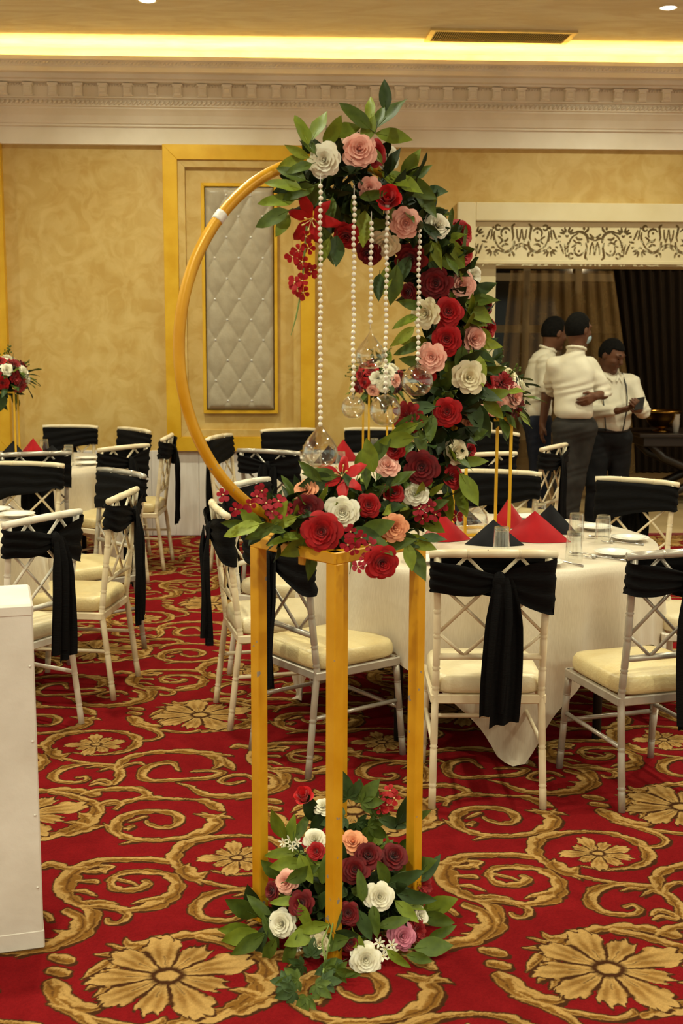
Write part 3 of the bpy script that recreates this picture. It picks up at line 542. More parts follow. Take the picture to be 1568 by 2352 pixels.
# fretwork: a thin board with real cut-outs
FW, FH, FX0, FX1, FZ0 = .302, .318, 1.455, 3.70, 2.253
def fret_unit(u, v):
    # distance to the nearest cut shape inside one unit, coordinates in a 255 x 245 design grid (v downwards)
    d = np.full(u.shape, 99.)
    def stroke(pts, w0, w1=None):
        nonlocal d
        Q = catmull([(p[0], p[1], 0) for p in pts], 6); w1 = w0 if w1 is None else w1
        for k, q in enumerate(Q):
            s = k / (len(Q) - 1); w = w0 + (w1 - w0) * s; w *= .45 + .55 * math.sin(math.pi * min(1, max(0, s * .9 + .07)))
            d = np.minimum(d, np.hypot(u - q[0], v - q[1]) - w)
    def dot(x, y, r):
        nonlocal d
        d = np.minimum(d, np.hypot(u - x, v - y) - r)
    def arc(cx, cy, r, a0, a1, w):
        stroke([(cx + r * math.cos(math.radians(a0 + (a1 - a0) * k / 6)), cy + r * math.sin(math.radians(a0 + (a1 - a0) * k / 6))) for k in range(7)], w)
    arc(92, 36, 16, 40, 320, 5); dot(60, 37, 6)
    stroke([(38, 52), (26, 82), (14, 106)], 5); stroke([(52, 50), (50, 80), (44, 106)], 4.5); stroke([(67, 62), (64, 90), (66, 118)], 4.5)
    stroke([(203, 16), (190, 30), (193, 60), (199, 90), (192, 114)], 7, 5)
    stroke([(206, 124), (198, 158), (172, 180), (140, 186), (112, 180)], 9, 6); stroke([(186, 184), (202, 196), (206, 212)], 6)
    stroke([(66, 74), (76, 120), (100, 156), (136, 176)], 3, 5)
    arc(146, 72, 32, 150, 330, 5.5); dot(146, 66, 5.5); arc(140, 96, 22, 20, 130, 5)
    stroke([(96, 92), (116, 104), (120, 120), (106, 134)], 5); stroke([(124, 150), (142, 138), (164, 140)], 6)
    stroke([(222, 48), (226, 90), (238, 122)], 4.5); stroke([(252, 46), (246, 90), (240, 116)], 3.5)
    stroke([(212, 146), (232, 142), (250, 134)], 6); stroke([(218, 170), (232, 158), (248, 150)], 5)
    for a in (195, 222, 250, 290, 318, 345):
        ca, sa = math.cos(math.radians(a)), -math.sin(math.radians(a)); stroke([(60 + 22 * ca, 168 + 18 * sa), (60 + 50 * ca, 168 + 44 * sa)], 5)
    arc(60, 166, 10, 200, 340, 4); arc(6, 140, 17, 60, 300, 5); dot(176, 205, 7)
    return d
h = .0038; nx = int((FX1 - FX0) / h); nv = int(FH / h)
U_, V_ = np.meshgrid((np.arange(nx) + .5) * h, (np.arange(nv) + .5) * h, indexing='ij')
xx = U_ + (235 - 155 + 0) / 1568 * 0 - .085
cell = np.floor(xx / FW).astype(int); fu = xx / FW - cell; fv = 1 - V_ / FH
fu = np.where(cell % 2 == 1, 1 - fu, fu); flip = (cell // 2) % 2 == 1; fv = np.where(flip, 1 - fv, fv)
solid = fret_unit(fu * 255, fv * 245) > 2.6
solid[:, :2] = True; solid[:, -2:] = True; solid[:2, :] = True
mb = MB(); idx = {}
def fvx(i, j, k):
    key = (i, j, k)
    if key not in idx: idx[key] = len(mb.v); mb.v.append((FX0 + i * h, WY + .012 + (.014 if k else 0), FZ0 + j * h))
    return idx[key]
# merge solid runs along x into long quads
for j in range(nv):
    i = 0
    while i < nx:
        if not solid[i, j]: i += 1; continue
        i0 = i
        while i < nx and solid[i, j]: i += 1
        mb.f.append((fvx(i0, j, 0), fvx(i, j, 0), fvx(i, j + 1, 0), fvx(i0, j + 1, 0)))
        mb.f.append((fvx(i0, j, 0), fvx(i0, j + 1, 0), fvx(i0, j + 1, 1), fvx(i0, j, 1)))
        mb.f.append((fvx(i, j, 0), fvx(i, j, 1), fvx(i, j + 1, 1), fvx(i, j + 1, 0)))
for j in range(nv + 1):
    for i in range(nx):
        a = solid[i, j - 1] if j > 0 else False; c = solid[i, j] if j < nv else False
        if a != c: mb.f.append((fvx(i, j, 0), fvx(i + 1, j, 0), fvx(i + 1, j, 1), fvx(i, j, 1)))
fret = build('fretwork_valance', mb, M['casing'], dc)
build('valance_batten', MB().bevel_box(FX0, FX1, WY + .006, WY + .03, FZ0 - .018, FZ0 + .012, .003), M['casing'], dc)

# ------------------------------------------------------------------ the dim room beyond the doorway
f2 = build('floor_back_room', MB().box(.9, 9, 10.14, 17, -.06, 0), M['tile']); tag(f2, kind='structure')
tag(build('wall_back_room', MB().box(1.0, 9, 16.2, 16.35, 0, 3.0).box(1.0, 1.15, 10.46, 16.2, 0, 3.0).box(8.9, 9.05, 10.46, 16.2, 0, 3.0), M['backwall']), kind='structure')
tag(build('ceiling_back_room', MB().box(1.0, 9, 10.46, 16.3, 2.9, 3.0).box(1.44, 5.2, 10.14, 10.46, 2.6, 3.0), M['backwall']), kind='structure')
w1 = build('window_1', MB().box(1.6, 4.9, 16.16, 16.2, .3, 2.7), M['night']); tag(w1, kind='structure')
for x in (1.62, 2.30, 2.98, 3.66, 4.34): build('mullion', MB().box(x, x + .09, 16.08, 16.16, .25, 2.75), M['casing'], w1)
for z in (.28, 1.66, 2.33): build('transom', MB().box(1.6, 4.9, 16.09, 16.16, z, z + .10), M['casing'], w1)
def curtain(name, x0, x1, xb0, xb1, y, z0, z1, nf, amp, m, label):
    def fn(u, v):
        e = v ** 1.3; xa = x0 + (x1 - x0) * u; xb = xb0 + (xb1 - xb0) * u
        x = xb + (xa - xb) * e
        return (x, y + amp * math.sin(u * nf * 2 * math.pi + .6 * math.sin(v * 3)) * (.7 + .3 * v), z0 + (z1 - z0) * v)
    o = build(name, MB().grid(fn, nf * 8, 14), m, smooth=True)
    return tag(o, label, 'curtain')
sm = M['sheer']; nt = sm.node_tree; out = nt.nodes['Material Output']; tr = nt.nodes.new('ShaderNodeBsdfTransparent'); mxs = nt.nodes.new('ShaderNodeMixShader'); mxs.inputs[0].default_value = .55
nt.links.new(nt.nodes['Principled BSDF'].outputs[0], mxs.inputs[1]); nt.links.new(tr.outputs[0], mxs.inputs[2]); nt.links.new(mxs.outputs[0], out.inputs[0])
curtain('sheer_curtain', 2.50, 3.70, 2.35, 4.05, 14.3, .02, 2.38, 9, .03, M['sheer'], 'pale sheer curtain hanging behind the three men')
curtain('dark_drape', 3.72, 4.9, 4.05, 4.95, 14.45, .02, 2.42, 10, .06, M['drape'], 'dark brown drape at the right beyond the doorway')
curtain('dark_drape', 4.3, 6.2, 4.3, 6.3, 14.7, .02, 2.42, 14, .06, M['drape'], 'dark brown drape cut off by the right edge beyond the doorway')
cr = build('curtain_rail', MB().tube([(1.3, 14.4, 2.42), (7.5, 14.4, 2.42)], .016, 8), M['dark_wood']); tag(cr, 'dark curtain rail across the room beyond the doorway', 'curtain rail')
# serving table, bowl, cups
def cab(x, y, z): return Vector((x, y, z))
sx, sy = 3.95, 12.05
t = thing('serving_table', 'dark wooden serving table with curved crossed legs beyond the men', 'table', (sx, sy, 0))
build('table_top', MB().bevel_box(-.62, .9, -.38, .38, .67, .71, .008), M['dark_wood'], t)
build('apron', MB().bevel_box(-.56, .84, -.32, .32, .58, .67, .006), M['dark_wood'], t)
for y in (-.28, .28):
    for s in (-1, 1):
        build('leg', MB().tube([(.14 + s * .62, y, .6), (.14 + s * .48, y, .47), (.14 + s * .18, y, .34), (.14 - s * .1, y, .25), (.14 - s * .38, y, .12), (.14 - s * .56, y, 0)], [.035, .04, .045, .045, .04, .03], 8), M['dark_wood'], t, smooth=True)
build('stretcher', MB().box(.06, .22, -.28, .28, .27, .31), M['dark_wood'], t)
o = build('brass_bowl', MB().lathe([(.001, .03), (.06, .03), (.12, .06), (.165, .13), (.18, .19), (.195, .20), (.19, .21), (.172, .19), (.155, .13), (.11, .07), (.05, .045), (.001, .045)], 32).lathe([(.001, 0), (.09, 0), (.085, .012), (.03, .02), (.03, .035)], 24), M['brass'], smooth=True, loc=(3.64, 11.98, .71)); tag(o, 'shiny brass bowl standing on the dark serving table', 'bowl')
cupm = MB().lathe([(.001, .0), (.026, .0), (.037, .085), (.039, .088), (.036, .088), (.025, .006), (.001, .006)], 20).mesh('cup', True)
for k in range(4):
    tag(link('paper_cup', cupm, M['porcelain'], loc=(3.745, 11.86, .71 + k * .03)), ['bottom', 'second', 'third', 'topmost'][k] + ' white cup in the stack on the dark serving table', 'cup', 'stacked cups on the serving table')
t = thing('back_room_fill', 'added unseen fill lamp that brightens the dim room beyond the doorway', 'light', (4.6, 12.3, 2.9))  # added lamp, out of view, to brighten the bowl and curtains back here
build('base', MB().lathe([(.001, 0), (.08, 0), (.08, -.02), (.001, -.02)], 20), M['casing'], t); build('fill_bulb', MB().lathe([(.001, -.02), (.05, -.03), (.06, -.06), (.04, -.09), (.001, -.1)], 20), M['lens'], t, smooth=True)
L = bpy.data.lights.new('fill_light', 'POINT'); L.energy = 45; L.color = (1, .78, .45); L.shadow_soft_size = .08; link('fill_light', L, None, t, loc=(0, 0, -.16))

# ------------------------------------------------------------------ chairs
def ringed(path, r, rings, n=8, sub=10):
    # tube along a polyline with turned bamboo-style rings at the given fractions
    P = [Vector(p) for p in path]; L = [0]
    for a, c in zip(P, P[1:]): L.append(L[-1] + (c - a).length)
    ts = sorted(set([l / L[-1] for l in L] + [x for q in rings for x in (q - .012, q - .006, q, q + .006, q + .012)])); ts = [t for t in ts if 0 <= t <= 1]
    out = []; rr = []
    for t in ts:
        d = t * L[-1]; k = max(i for i in range(len(L)) if L[i] <= d + 1e-9); k = min(k, len(P) - 2)
        f = (d - L[k]) / (L[k + 1] - L[k]); out.append(P[k].lerp(P[k + 1], f))
        near = min([abs(t - q) for q in rings] + [9]); rr.append(r * (1.14 if near < .002 else (.86 if near < .0075 else 1.0)))
    return MB().tube(out, rr, n)
CH = {}
def post_y(z): return -.192 - (z - .39) * .11
for s, nm in ((-1, 'l'), (1, 'r')):
    CH['back' + nm] = ringed([(s * .200, -.243, 0), (s * .192, -.200, .36), (s * .190, -.192, .40), (s * .189, post_y(.65), .65), (s * .195, post_y(.93), .93)], .0138, [.09, .24, .47, .55, .68, .78]).mesh('back_post', True)
    CH['front' + nm] = ringed([(s * .205, .225, 0), (s * .192, .195, .385)], .0135, [.2, .5, .8]).mesh('front_leg', True)
CH['top'] = ringed([(-.222, post_y(.935) + .004, .932), (-.15, post_y(.935) - .008, .937), (0, post_y(.935) - .014, .939), (.15, post_y(.935) - .008, .937), (.222, post_y(.935) + .004, .932)], .0155, [.3, .7], 10).mesh('top_rail', True)
CH['low'] = MB().tube([(-.189, post_y(.555), .555), (.189, post_y(.555), .555)], .012, 8).mesh('lower_rail', True)
LB = [((0, .77), (.75, 0)), ((1, .77), (.25, 0)), ((.25, 1), (0, .77)), ((.75, 1), (1, .77)), ((.25, 1), (1, .27)), ((.75, 1), (0, .27)), ((.25, 0), (0, .27)), ((.75, 0), (1, .27))]
for k, (a, c) in enumerate(LB):
    def lp(q, o=(k % 2) * .004):
        z = .925 - q[1] * .365; return (-.186 + q[0] * .372, post_y(z) + o - .002, z)
    CH['lat%d' % k] = MB().tube([lp(a), lp(c)], .0068, 6).mesh('lattice_bar', True)
CH['frame'] = MB().bevel_box(-.205, .205, -.205, -.185, .378, .412, .004).bevel_box(-.205, .205, .185, .208, .378, .412, .004).bevel_box(-.208, -.186, -.2, .2, .378, .412, .004).bevel_box(.186, .208, -.2, .2, .378, .412, .004).mesh('seat_frame')
def cush(u, v):
    a = 2 * math.pi * u; e = .32
    cx = math.copysign(abs(math.cos(a)) ** e, math.cos(a)); cy = math.copysign(abs(math.sin(a)) ** e, math.sin(a))
    pr = [(0, 0), (.93, 0), (1, .012), (1.012, .03), (1, .052), (.96, .066), (.8, .073), (.45, .078), (0, .080)]
    f = v * (len(pr) - 1); k = min(int(f), len(pr) - 2); f -= k
    r = pr[k][0] * (1 - f) + pr[k + 1][0] * f; z = pr[k][1] * (1 - f) + pr[k + 1][1] * f
    return (cx * .200 * r, cy * .205 * r + .002, .411 + z)
CH['cush'] = MB().grid(cush, 40, 16, closed=True).mesh('seat_cushion', True)
CH['str'] = MB().tube([(-.197, .21, .20), (.197, .21, .20)], .009, 6).mesh('stretcher', True)
CH['strl'] = MB().tube([(-.196, .21, .23), (-.196, -.218, .23)], .009, 6).mesh('stretcher', True)
CH['strr'] = MB().tube([(.196, .21, .23), (.196, -.218, .23)], .009, 6).mesh('stretcher', True)
def sash_meshes(sd):
    rs = random.Random(sd)
    K = [(.015, -.290, .868, .812), (.055, -.290, .888, .785), (.12, -.286, .908, .752), (.19, -.276, .92, .727), (.219, -.252, .923, .716), (.214, -.222, .929, .72), (.18, -.208, .931, .727), (.09, -.206, .931, .75),
         (0, -.206, .931, .772), (-.09, -.206, .931, .788), (-.18, -.208, .929, .80), (-.214, -.222, .924, .802), (-.219, -.252, .914, .802), (-.19, -.276, .910, .795), (-.12, -.286, .902, .787), (-.055, -.290, .886, .795)]
    K = [(x, y, zt, zb + rs.uniform(-.008, .008)) for x, y, zt, zb in K]
    n = len(K)
    def fn(u, v):
        f = u * n; k = int(f) % n; t = f - int(f)
        p = [K[(k + i) % n] for i in (-1, 0, 1, 2)]
        q = [.5 * (2 * p[1][i] + (p[2][i] - p[0][i]) * t + (2 * p[0][i] - 5 * p[1][i] + 4 * p[2][i] - p[3][i]) * t * t + (3 * p[1][i] - p[0][i] - 3 * p[2][i] + p[3][i]) * t ** 3) for i in range(4)]
        z = q[3] + (q[2] - q[3]) * v; y = q[1] + .11 * (.85 - z) - .004
        pl = .0045 * math.sin(v * 19 + 3.1 * math.sin(u * 2 * math.pi + sd)) + .003 * math.sin(v * 37 + u * 12)
        ln = math.hypot(q[0], (y + .246) * 3) + 1e-6
        return (q[0] + pl * .35 * q[0] / ln * (abs(q[0]) > .17), y + pl * (1 if y > -.246 else -1), z)
    band = MB().grid(fn, 72, 14, closed=True).mesh('band', True)
    def tail(x0, z1, w, y0, ph):
        def tf(u, v):
            ww = (.022 + (w - .022) * min(1, v * 3.2) ** .6); s = (u - .5) * 2
            z = .862 - v * (.862 - z1) + .012 * s * (v > .95)
            return (x0 + s * ww + .012 * math.sin(v * 3 + ph), y0 - .006 - .013 * math.cos(s * 6.5 + ph) * min(1, v * 4) - .012 * math.sin(min(1, v * 4) * math.pi * .5) + .006 * math.sin(v * 5 + ph), z)
        b_ = MB().grid(tf, 12, 18); k = len(b_.v)
        return b_
    t1 = tail(.03 + rs.uniform(-.01, .01), .30 + rs.uniform(-.02, .04), .052, -.293, sd); t2 = tail(.008 + rs.uniform(-.01, .01), .35 + rs.uniform(-.03, .03), .048, -.304, sd + 2)
    def kn(u, v):
        a = u * 2 * math.pi; c = (v - .5) * math.pi
        return (.018 + .027 * math.cos(a) * math.cos(c), -.296 + .015 * math.sin(a) * math.cos(c), .842 + .036 * math.sin(c) + .004 * math.sin(a * 5))
    return band, t1.mesh('tail', True), t2.mesh('tail', True), MB().grid(kn, 16, 8, closed=True).mesh('knot', True)
SASH = [sash_meshes(k) for k in range(4)]
nch = 0
def chair(gx, gy, fx, fy, frame, seat, label, slabel):
    global nch
    X, Y = G(gx, gy); Fx, Fy = G(fx, fy); rz = math.atan2(-Fx, Fy)
    t = thing('banquet_chair', label, 'chair', (X, Y, 0), rz, 'lattice-back banquet chairs')
    m = M['chair_' + frame]
    for k in ('backl', 'backr'): link('back_post', CH[k], m, t)
    for k in ('frontl', 'frontr'): link('front_leg', CH[k], m, t)
    link('top_rail', CH['top'], m, t); link('lower_rail', CH['low'], m, t)
    for k in range(8): link('lattice_bar', CH['lat%d' % k], m, t)
    link('seat_frame', CH['frame'], m, t); link('seat_cushion', CH['cush'], M[seat], t)
    for k in ('str', 'strl', 'strr'): link('stretcher', CH[k], m, t)
    s = thing('chair_sash', slabel, 'sash', (X, Y, .6), rz, 'black chair sashes')
    b, t1, t2, kn = SASH[nch % 4]; nch += 1
    for nm, me in (('band', b), ('tail', t1), ('tail', t2), ('knot', kn)): link(nm, me, M['sash'], s, loc=(0, 0, -.6))
    return t
def unit(x, y):
    l = math.hypot(x, y); return x / l, y / l
CHAIRS = [
 (.53, 4.43, 0, 1, 'cream', 'seat_white', 'cream lattice-back chair squarely facing away at the front table', 'black sash with long tail on the chair squarely facing away'),
 (-.05, 4.78, .80, .60, 'silver', 'seat', 'silver-grey chair right behind the gold flower stand posts', 'black sash hanging behind the left post of the gold stand'),
 (1.125, 4.45, -.3, .95, 'silver', 'seat', 'silver-grey chair cut by the right edge of the picture', 'black sash tail cut by the right edge of the picture'),
 (-.29, 5.3, .97, .25, 'cream', 'seat_white', 'cream chair in profile just left of the gold stand, facing right', 'black sash with long tail on the profile chair left of the stand'),
 (-.25, 5.98, .9, -.43, 'white', 'seat_white', 'white chair behind the ring bottom, left far side of front table', 'black sash on the white chair under the ring bottom'),
 (.79, 6.36, -.30, -.95, 'cream', 'seat', 'cream chair across the front table, facing us behind the napkins', 'black sash on the chair across the front table behind the napkins'),
 (1.38, 6.03, -.56, -.83, 'cream', 'seat', 'cream chair facing us on the right far side of front table', 'black sash on the facing chair in front of the man with suspenders'),
 (1.62, 5.3, -1, .15, 'white', 'seat_white', 'white chair mostly hidden at the right edge beside the front table', 'black sash on the chair mostly out of the picture at right'),
 (-1.44, 5.07, -.87, .5, 'white', 'seat_white', 'white chair at far left in front, behind the white pedestal', 'black sash with wide tail on the front left chair'),
 (-1.27, 5.69, -.99, .12, 'cream', 'seat', 'chipped cream chair in profile on the left, facing left', 'black sash on the chipped profile chair at left'),
 (-1.37, 6.36, -.72, -.69, 'silver', 'seat', 'silver-grey chair facing us left, behind the chipped profile chair', 'black sash on the angled chair behind the profile chair'),
 (-1.84, 6.66, -.2, -.98, 'cream', 'seat', 'cream chair facing us at the left edge across the left table', 'black sash on the facing chair at the left edge'),
 (-1.98, 7.72, -.35, .94, 'silver', 'seat', 'silver-grey chair back at the left edge by the far left table', 'black sash on the silver chair back at the left edge'),
 (-1.62, 8.07, -.8, .6, 'cream', 'seat', 'cream chair with knotted sash turned away by the far left table', 'black knotted sash on the turned chair of the far left table'),
 (-1.50, 8.72, -1, .02, 'cream', 'seat', 'cream chair in profile below the gold wall panel corner', 'black sash with tail hanging below the gold panel corner'),
 (-1.775, 9.135, -.75, -.66, 'cream', 'seat', 'cream chair facing us, second from left against the wall', 'black sash second from left against the wall'),
 (-2.16, 9.33, -.1, -.99, 'cream', 'seat', 'cream chair facing us at far left against the wall', 'black sash at far left against the gold wall'),
 (-.64, 8.64, .95, -.3, 'cream', 'seat', 'cream chair facing right just inside the ring, left of far table', 'black sash on the chair just inside the ring at left'),
 (-.36, 7.92, .42, .91, 'silver', 'seat', 'silver-grey chair with back to us seen through the ring', 'black knotted sash seen through the ring near its lower left'),
 (-.31, 9.10, .40, -.92, 'cream', 'seat', 'cream chair facing us beneath the tufted panel, behind far table', 'black sash below the right side of the gold panel frame'),
 (.24, 9.18, 0, -1, 'cream', 'seat', 'cream chair facing us behind the thin gold posts of far table', 'black sash behind the thin gold centrepiece posts of far table'),
 (.80, 7.80, -.38, .92, 'cream', 'seat', 'cream chair back right of the garland, near side of far table', 'black sash just right of the garland, near side of far table'),
 (.98, 9.02, -.72, -.69, 'cream', 'seat', 'cream chair facing us right of the garland by the doorway', 'black sash on the facing chair by the doorway jamb'),
 (1.20, 8.22, -.85, .52, 'cream', 'seat', 'cream chair in profile in front of the charcoal trousers', 'black sash hanging in front of the charcoal trousers'),
]
for c in CHAIRS: chair(*c)

# ------------------------------------------------------------------ tables with square cloths
def table(x, y, R, rot, label, clabel, half=1.14, sd=0):
    t = thing('round_table', label, 'table', (x, y, 0), 0, 'round banquet tables')
    build('table_top', MB().lathe([(.001, .725), (R - .03, .725), (R - .02, .735), (R - .02, .748), (R - .03, .756), (.001, .756)], 48), M['dark_wood'], t)
    for sx_ in (-1, 1):
        for sy_ in (-1, 1): build('leg', MB().tube([(sx_ * .42, sy_ * .54, 0), (sx_ * .42, sy_ * .54, .73)], .019, 8), M['black_metal'], t, smooth=True)
        build('brace', MB().tube([(sx_ * .42, -.54, .25), (sx_ * .42, .54, .25)], .011, 6), M['black_metal'], t)
    def L(a): return half / max(abs(math.cos(a - rot)), abs(math.sin(a - rot)))
    nr = 8; nd = 16
    def fn(u, v):
        a = u * 2 * math.pi; j = v * (nr + nd)
        if j <= nr:
            r = R * j / nr; return (r * math.cos(a), r * math.sin(a), .7620)
        s = (j - nr) / nd * (L(a) - R)
        cor = (L(a) - half) / (half * .414)
        amp = .075 * min(1, s / .30) * (.7 + .3 * cor)
        fold = .55 * math.sin(a * 13 + sd + 1.2 * math.sin(a * 3 + sd)) + .35 * math.sin(a * 21 + 2 * sd) + .2 * math.sin(a * 8 + sd)
        drop = s * .985; rr = R + .014 * min(1, s / .02) + .05 * s + amp * fold
        z = .762 - drop - (.004 if s > 0 else 0)
        if z < .012: rr += (.012 - z) * .6; z = .012 + .004 * (1 + math.sin(a * 40))
        return (rr * math.cos(a), rr * math.sin(a), z)
    c = build('tablecloth', MB().grid(fn, 224, nr + nd, closed=True), M['cloth'], smooth=True, loc=(x, y, 0)); tag(c, clabel, 'tablecloth', 'beige tablecloths')
    return t
TA = (.85, 5.45); TB = (.53, 8.60); TC = (-1.98, 5.83); TD = (-2.03, 8.70)
table(*TA, .78, math.radians(45), 'round black-legged table at right front under a beige cloth', 'beige satin cloth with pointed corner on the right front table', sd=1.0)
table(*TB, .76, math.radians(20), 'round table behind the garland under a beige cloth', 'beige cloth on the table behind the garland', sd=2.2)
table(*TC, .76, math.radians(10), 'round table at the left edge behind the pedestal under a beige cloth', 'beige cloth on the table at the left edge', sd=3.1)
table(*TD, .76, math.radians(30), 'round table by the wall at far left under a beige cloth', 'beige cloth on the far left table by the wall', sd=4.6)

# ------------------------------------------------------------------ place settings
TZ = .7635
gl_w = MB().lathe([(.0365, 0), (.0375, .003), (.0365, .02), (.0315, .108), (.0305, .122), (.0001, .122)], 24).lathe([(.0355, 0), (.0345, .02), (.0295, .100), (.0275, .106), (.0001, .106)], 24).mesh('wall', True)
gl_b = MB().lathe([(.0305, .106), (.0312, .110), (.0306, .1225), (.0290, .1235), (.0255, .1225), (.0250, .112)], 24).mesh('base', True)
def glass(x, y, label, s=1.0, rim=True):
    t = thing('tumbler', label, 'glass', (x, y, TZ), random.uniform(0, 6), 'upturned tumblers'); t.scale = (s, s, s)
    link('wall', gl_w, M['glass'], t); link('base', gl_b, M['glass_thick'], t)
plm = MB().lathe([(.001, .004), (.04, .004), (.047, .006), (.068, .014), (.084, .0165), (.086, .0185), (.084, .020), (.066, .018), (.046, .010), (.038, .009), (.001, .009)], 36).lathe([(.036, .0045), (.036, 0), (.041, 0), (.041, .0045)], 36).mesh('plate', True)
def plate(x, y, label, s=1.0):
    tag(link('plate', plm, M['porcelain'], loc=(x, y, TZ), scale=s), label, 'plate', 'white side plates')
def spoon_mesh():
    mb = MB()
    def bowl(u, v):
        a = u * 2 * math.pi; return (.017 * v * math.cos(a) * (1 - .15 * math.sin(a)), .026 * v * math.sin(a) + .075, .004 + .007 * v * v)
    mb.grid(bowl, 14, 4, closed=True)
    mb.tube([(0, .05, .011), (0, .03, .012), (0, -.03, .006), (0, -.085, .004)], [.003, .0032, .004, .006], 6, flat=.5)
    return mb.mesh('spoon', True)
def fork_mesh():
    mb = MB().tube([(0, .045, .008), (0, .02, .010), (0, -.03, .006), (0, -.09, .004)], [.004, .003, .004, .006], 6, flat=.5)
    mb.tube([(0, .045, .008), (0, .06, .006)], [.009, .011], 6, flat=.3)
    for x in (-.009, -.003, .003, .009): mb.tube([(x, .058, .006), (x, .085, .005), (x, .098, .009)], [.0016, .0015, .0008], 4)
    return mb.mesh('fork', True)
spm, fkm = spoon_mesh(), fork_mesh()
def cutlery(me, nm, x, y, rz, label): tag(link(nm, me, M['steel'], loc=(x, y, TZ), rot=(0, 0, rz)), label, nm, 'cutlery')
def napkin_mesh(sd, w=.125, h=.125, dp=.10):
    # pyramid fold: two front flaps meeting on a central crease, back fold standing behind
    rs = random.Random(sd); mb = MB(); ap = (rs.uniform(-.01, .01), .02, h)
    def flap(p0, p1, p2, bul, off):
        def f(u, v):
            a = [p0[i] + (p1[i] - p0[i]) * u for i in range(3)]
            q = [a[i] + (p2[i] - a[i]) * v for i in range(3)]
            bb = bul * math.sin(math.pi * u) * (1 - v) * math.sin(math.pi * (v * .9 + .1))
            return (q[0], q[1] - bb + off, max(.001, q[2]))
        mb.grid(f, 8, 8)
    flap((-w, -.01, 0), (0, -dp * .55, 0), ap, .02, 0); flap((0, -dp * .55, 0), (w, -.01, 0), ap, .02, 0)
    flap((-w * .98, -.008, .001), (0, dp, .001), ap, -.015, .004); flap((0, dp, .001), (w * .98, -.008, .001), ap, -.015, .004)
    flap((-w * .9, -.004, .001), (0, -dp * .3, .001), (ap[0], ap[1], h * .97), .01, .006); flap((0, -dp * .3, .001), (w * .9, -.004, .001), (ap[0], ap[1], h * .97), .01, .006)
    return mb.mesh('napkin', True)
npm = [napkin_mesh(1), napkin_mesh(2, .11, .14, .09), napkin_mesh(3, .14, .115, .11)]
def napkin(x, y, k, m, rz, label, s=1.0):
    o = tag(link('folded_napkin', npm[k], M[m], loc=(x, y, TZ), rot=(0, 0, rz), scale=s), label, 'napkin', 'folded napkins')
# front right table
glass(.868, 5.03, 'upturned tumbler just behind the facing-away chair rail', 1.0)
glass(1.173, 5.749, 'upturned tumbler at the back of the front table near the thin chair')
glass(1.273, 5.41, 'upturned tumbler behind another, right of the red napkin')
glass(1.150, 4.915, 'nearest upturned tumbler right of the red napkin, overlapping another')
glass(1.38, 5.347, 'upturned tumbler at the right beside the middle side plate')
glass(.583, 5.217, 'upturned tumbler left of the red napkin by the garland')
glass(.80, 6.03, 'upturned tumbler behind the garland at the far rim of front table')
plate(1.35, 5.029, 'white side plate nearest the right front rim'); plate(1.515, 5.39, 'white side plate at the right rim of front table'); plate(.53, 4.90, 'white side plate beside the right post of the gold stand')
plate(1.43, 5.70, 'white side plate behind the right-hand tumbler'); plate(1.0, 4.82, 'white side plate mostly hidden by the facing-away chair sash'); plate(.70, 6.06, 'white side plate at the far rim left of centre'); plate(1.18, 6.02, 'white side plate at the far rim behind the black napkin')
napkin(.674, 5.415, 0, 'nap_red', .2, 'red folded napkin left of the thin gold posts'); napkin(.883, 5.30, 2, 'nap_black', -.1, 'black folded napkin behind the nearest tumbler', .95)
napkin(1.085, 5.40, 2, 'nap_red', -.25, 'large red folded napkin in the middle of the front table', 1.15); napkin(1.024, 5.777, 1, 'nap_red', .3, 'red upright napkin behind the right gold posts', .95)
napkin(1.203, 5.622, 0, 'nap_black', -.4, 'black folded napkin behind the large red one', 1.05); napkin(.80, 5.88, 0, 'nap_black', .3, 'black folded napkin by the garland behind the left posts')
cutlery(spm, 'spoon', 1.245, 5.0, math.radians(60), 'steel spoon left of the nearest side plate'); cutlery(fkm, 'fork', 1.29, 4.93, math.radians(60), 'steel fork in front of the nearest side plate')
cutlery(spm, 'spoon', 1.43, 5.43, math.radians(70), 'steel spoon left of the right rim plate'); cutlery(fkm, 'fork', 1.46, 5.30, math.radians(65), 'steel fork in front of the right rim plate')
cutlery(fkm, 'fork', 1.10, 4.85, math.radians(40), 'steel fork beside the facing-away chair rail')
v = build('fishbowl_vase', MB().lathe([(.001, .004), (.04, .004), (.066, .03), (.077, .062), (.068, .098), (.05, .118), (.052, .124), (.049, .124), (.047, .118), (.064, .096), (.073, .062), (.062, .033), (.038, .009), (.001, .009)], 32), M['glass'], smooth=True, loc=(.82, 5.57, TZ)); tag(v, 'round clear glass bowl vase between the gold posts', 'vase')
# table behind the garland
glass(.085, 8.638, 'upturned tumbler left on far table under the drop-shaped globe'); glass(.149, 8.362, 'second upturned tumbler on far table under the drop-shaped globe'); glass(.308, 8.204, 'upturned tumbler in front of the red napkin on far table'); glass(.60, 9.20, 'upturned tumbler beside the thin gold posts of far table')
plate(.0, 8.80, 'white side plate on the left rim of far table'); plate(.05, 8.30, 'white side plate on the near left rim of far table'); plate(.36, 8.02, 'white side plate at near rim of far table behind red blooms')
napkin(.341, 8.75, 1, 'nap_red', .1, 'red folded napkin on the far table seen through the ring', 1.1); napkin(.25, 8.62, 0, 'nap_black', .2, 'black folded napkin on the far table seen through the ring')
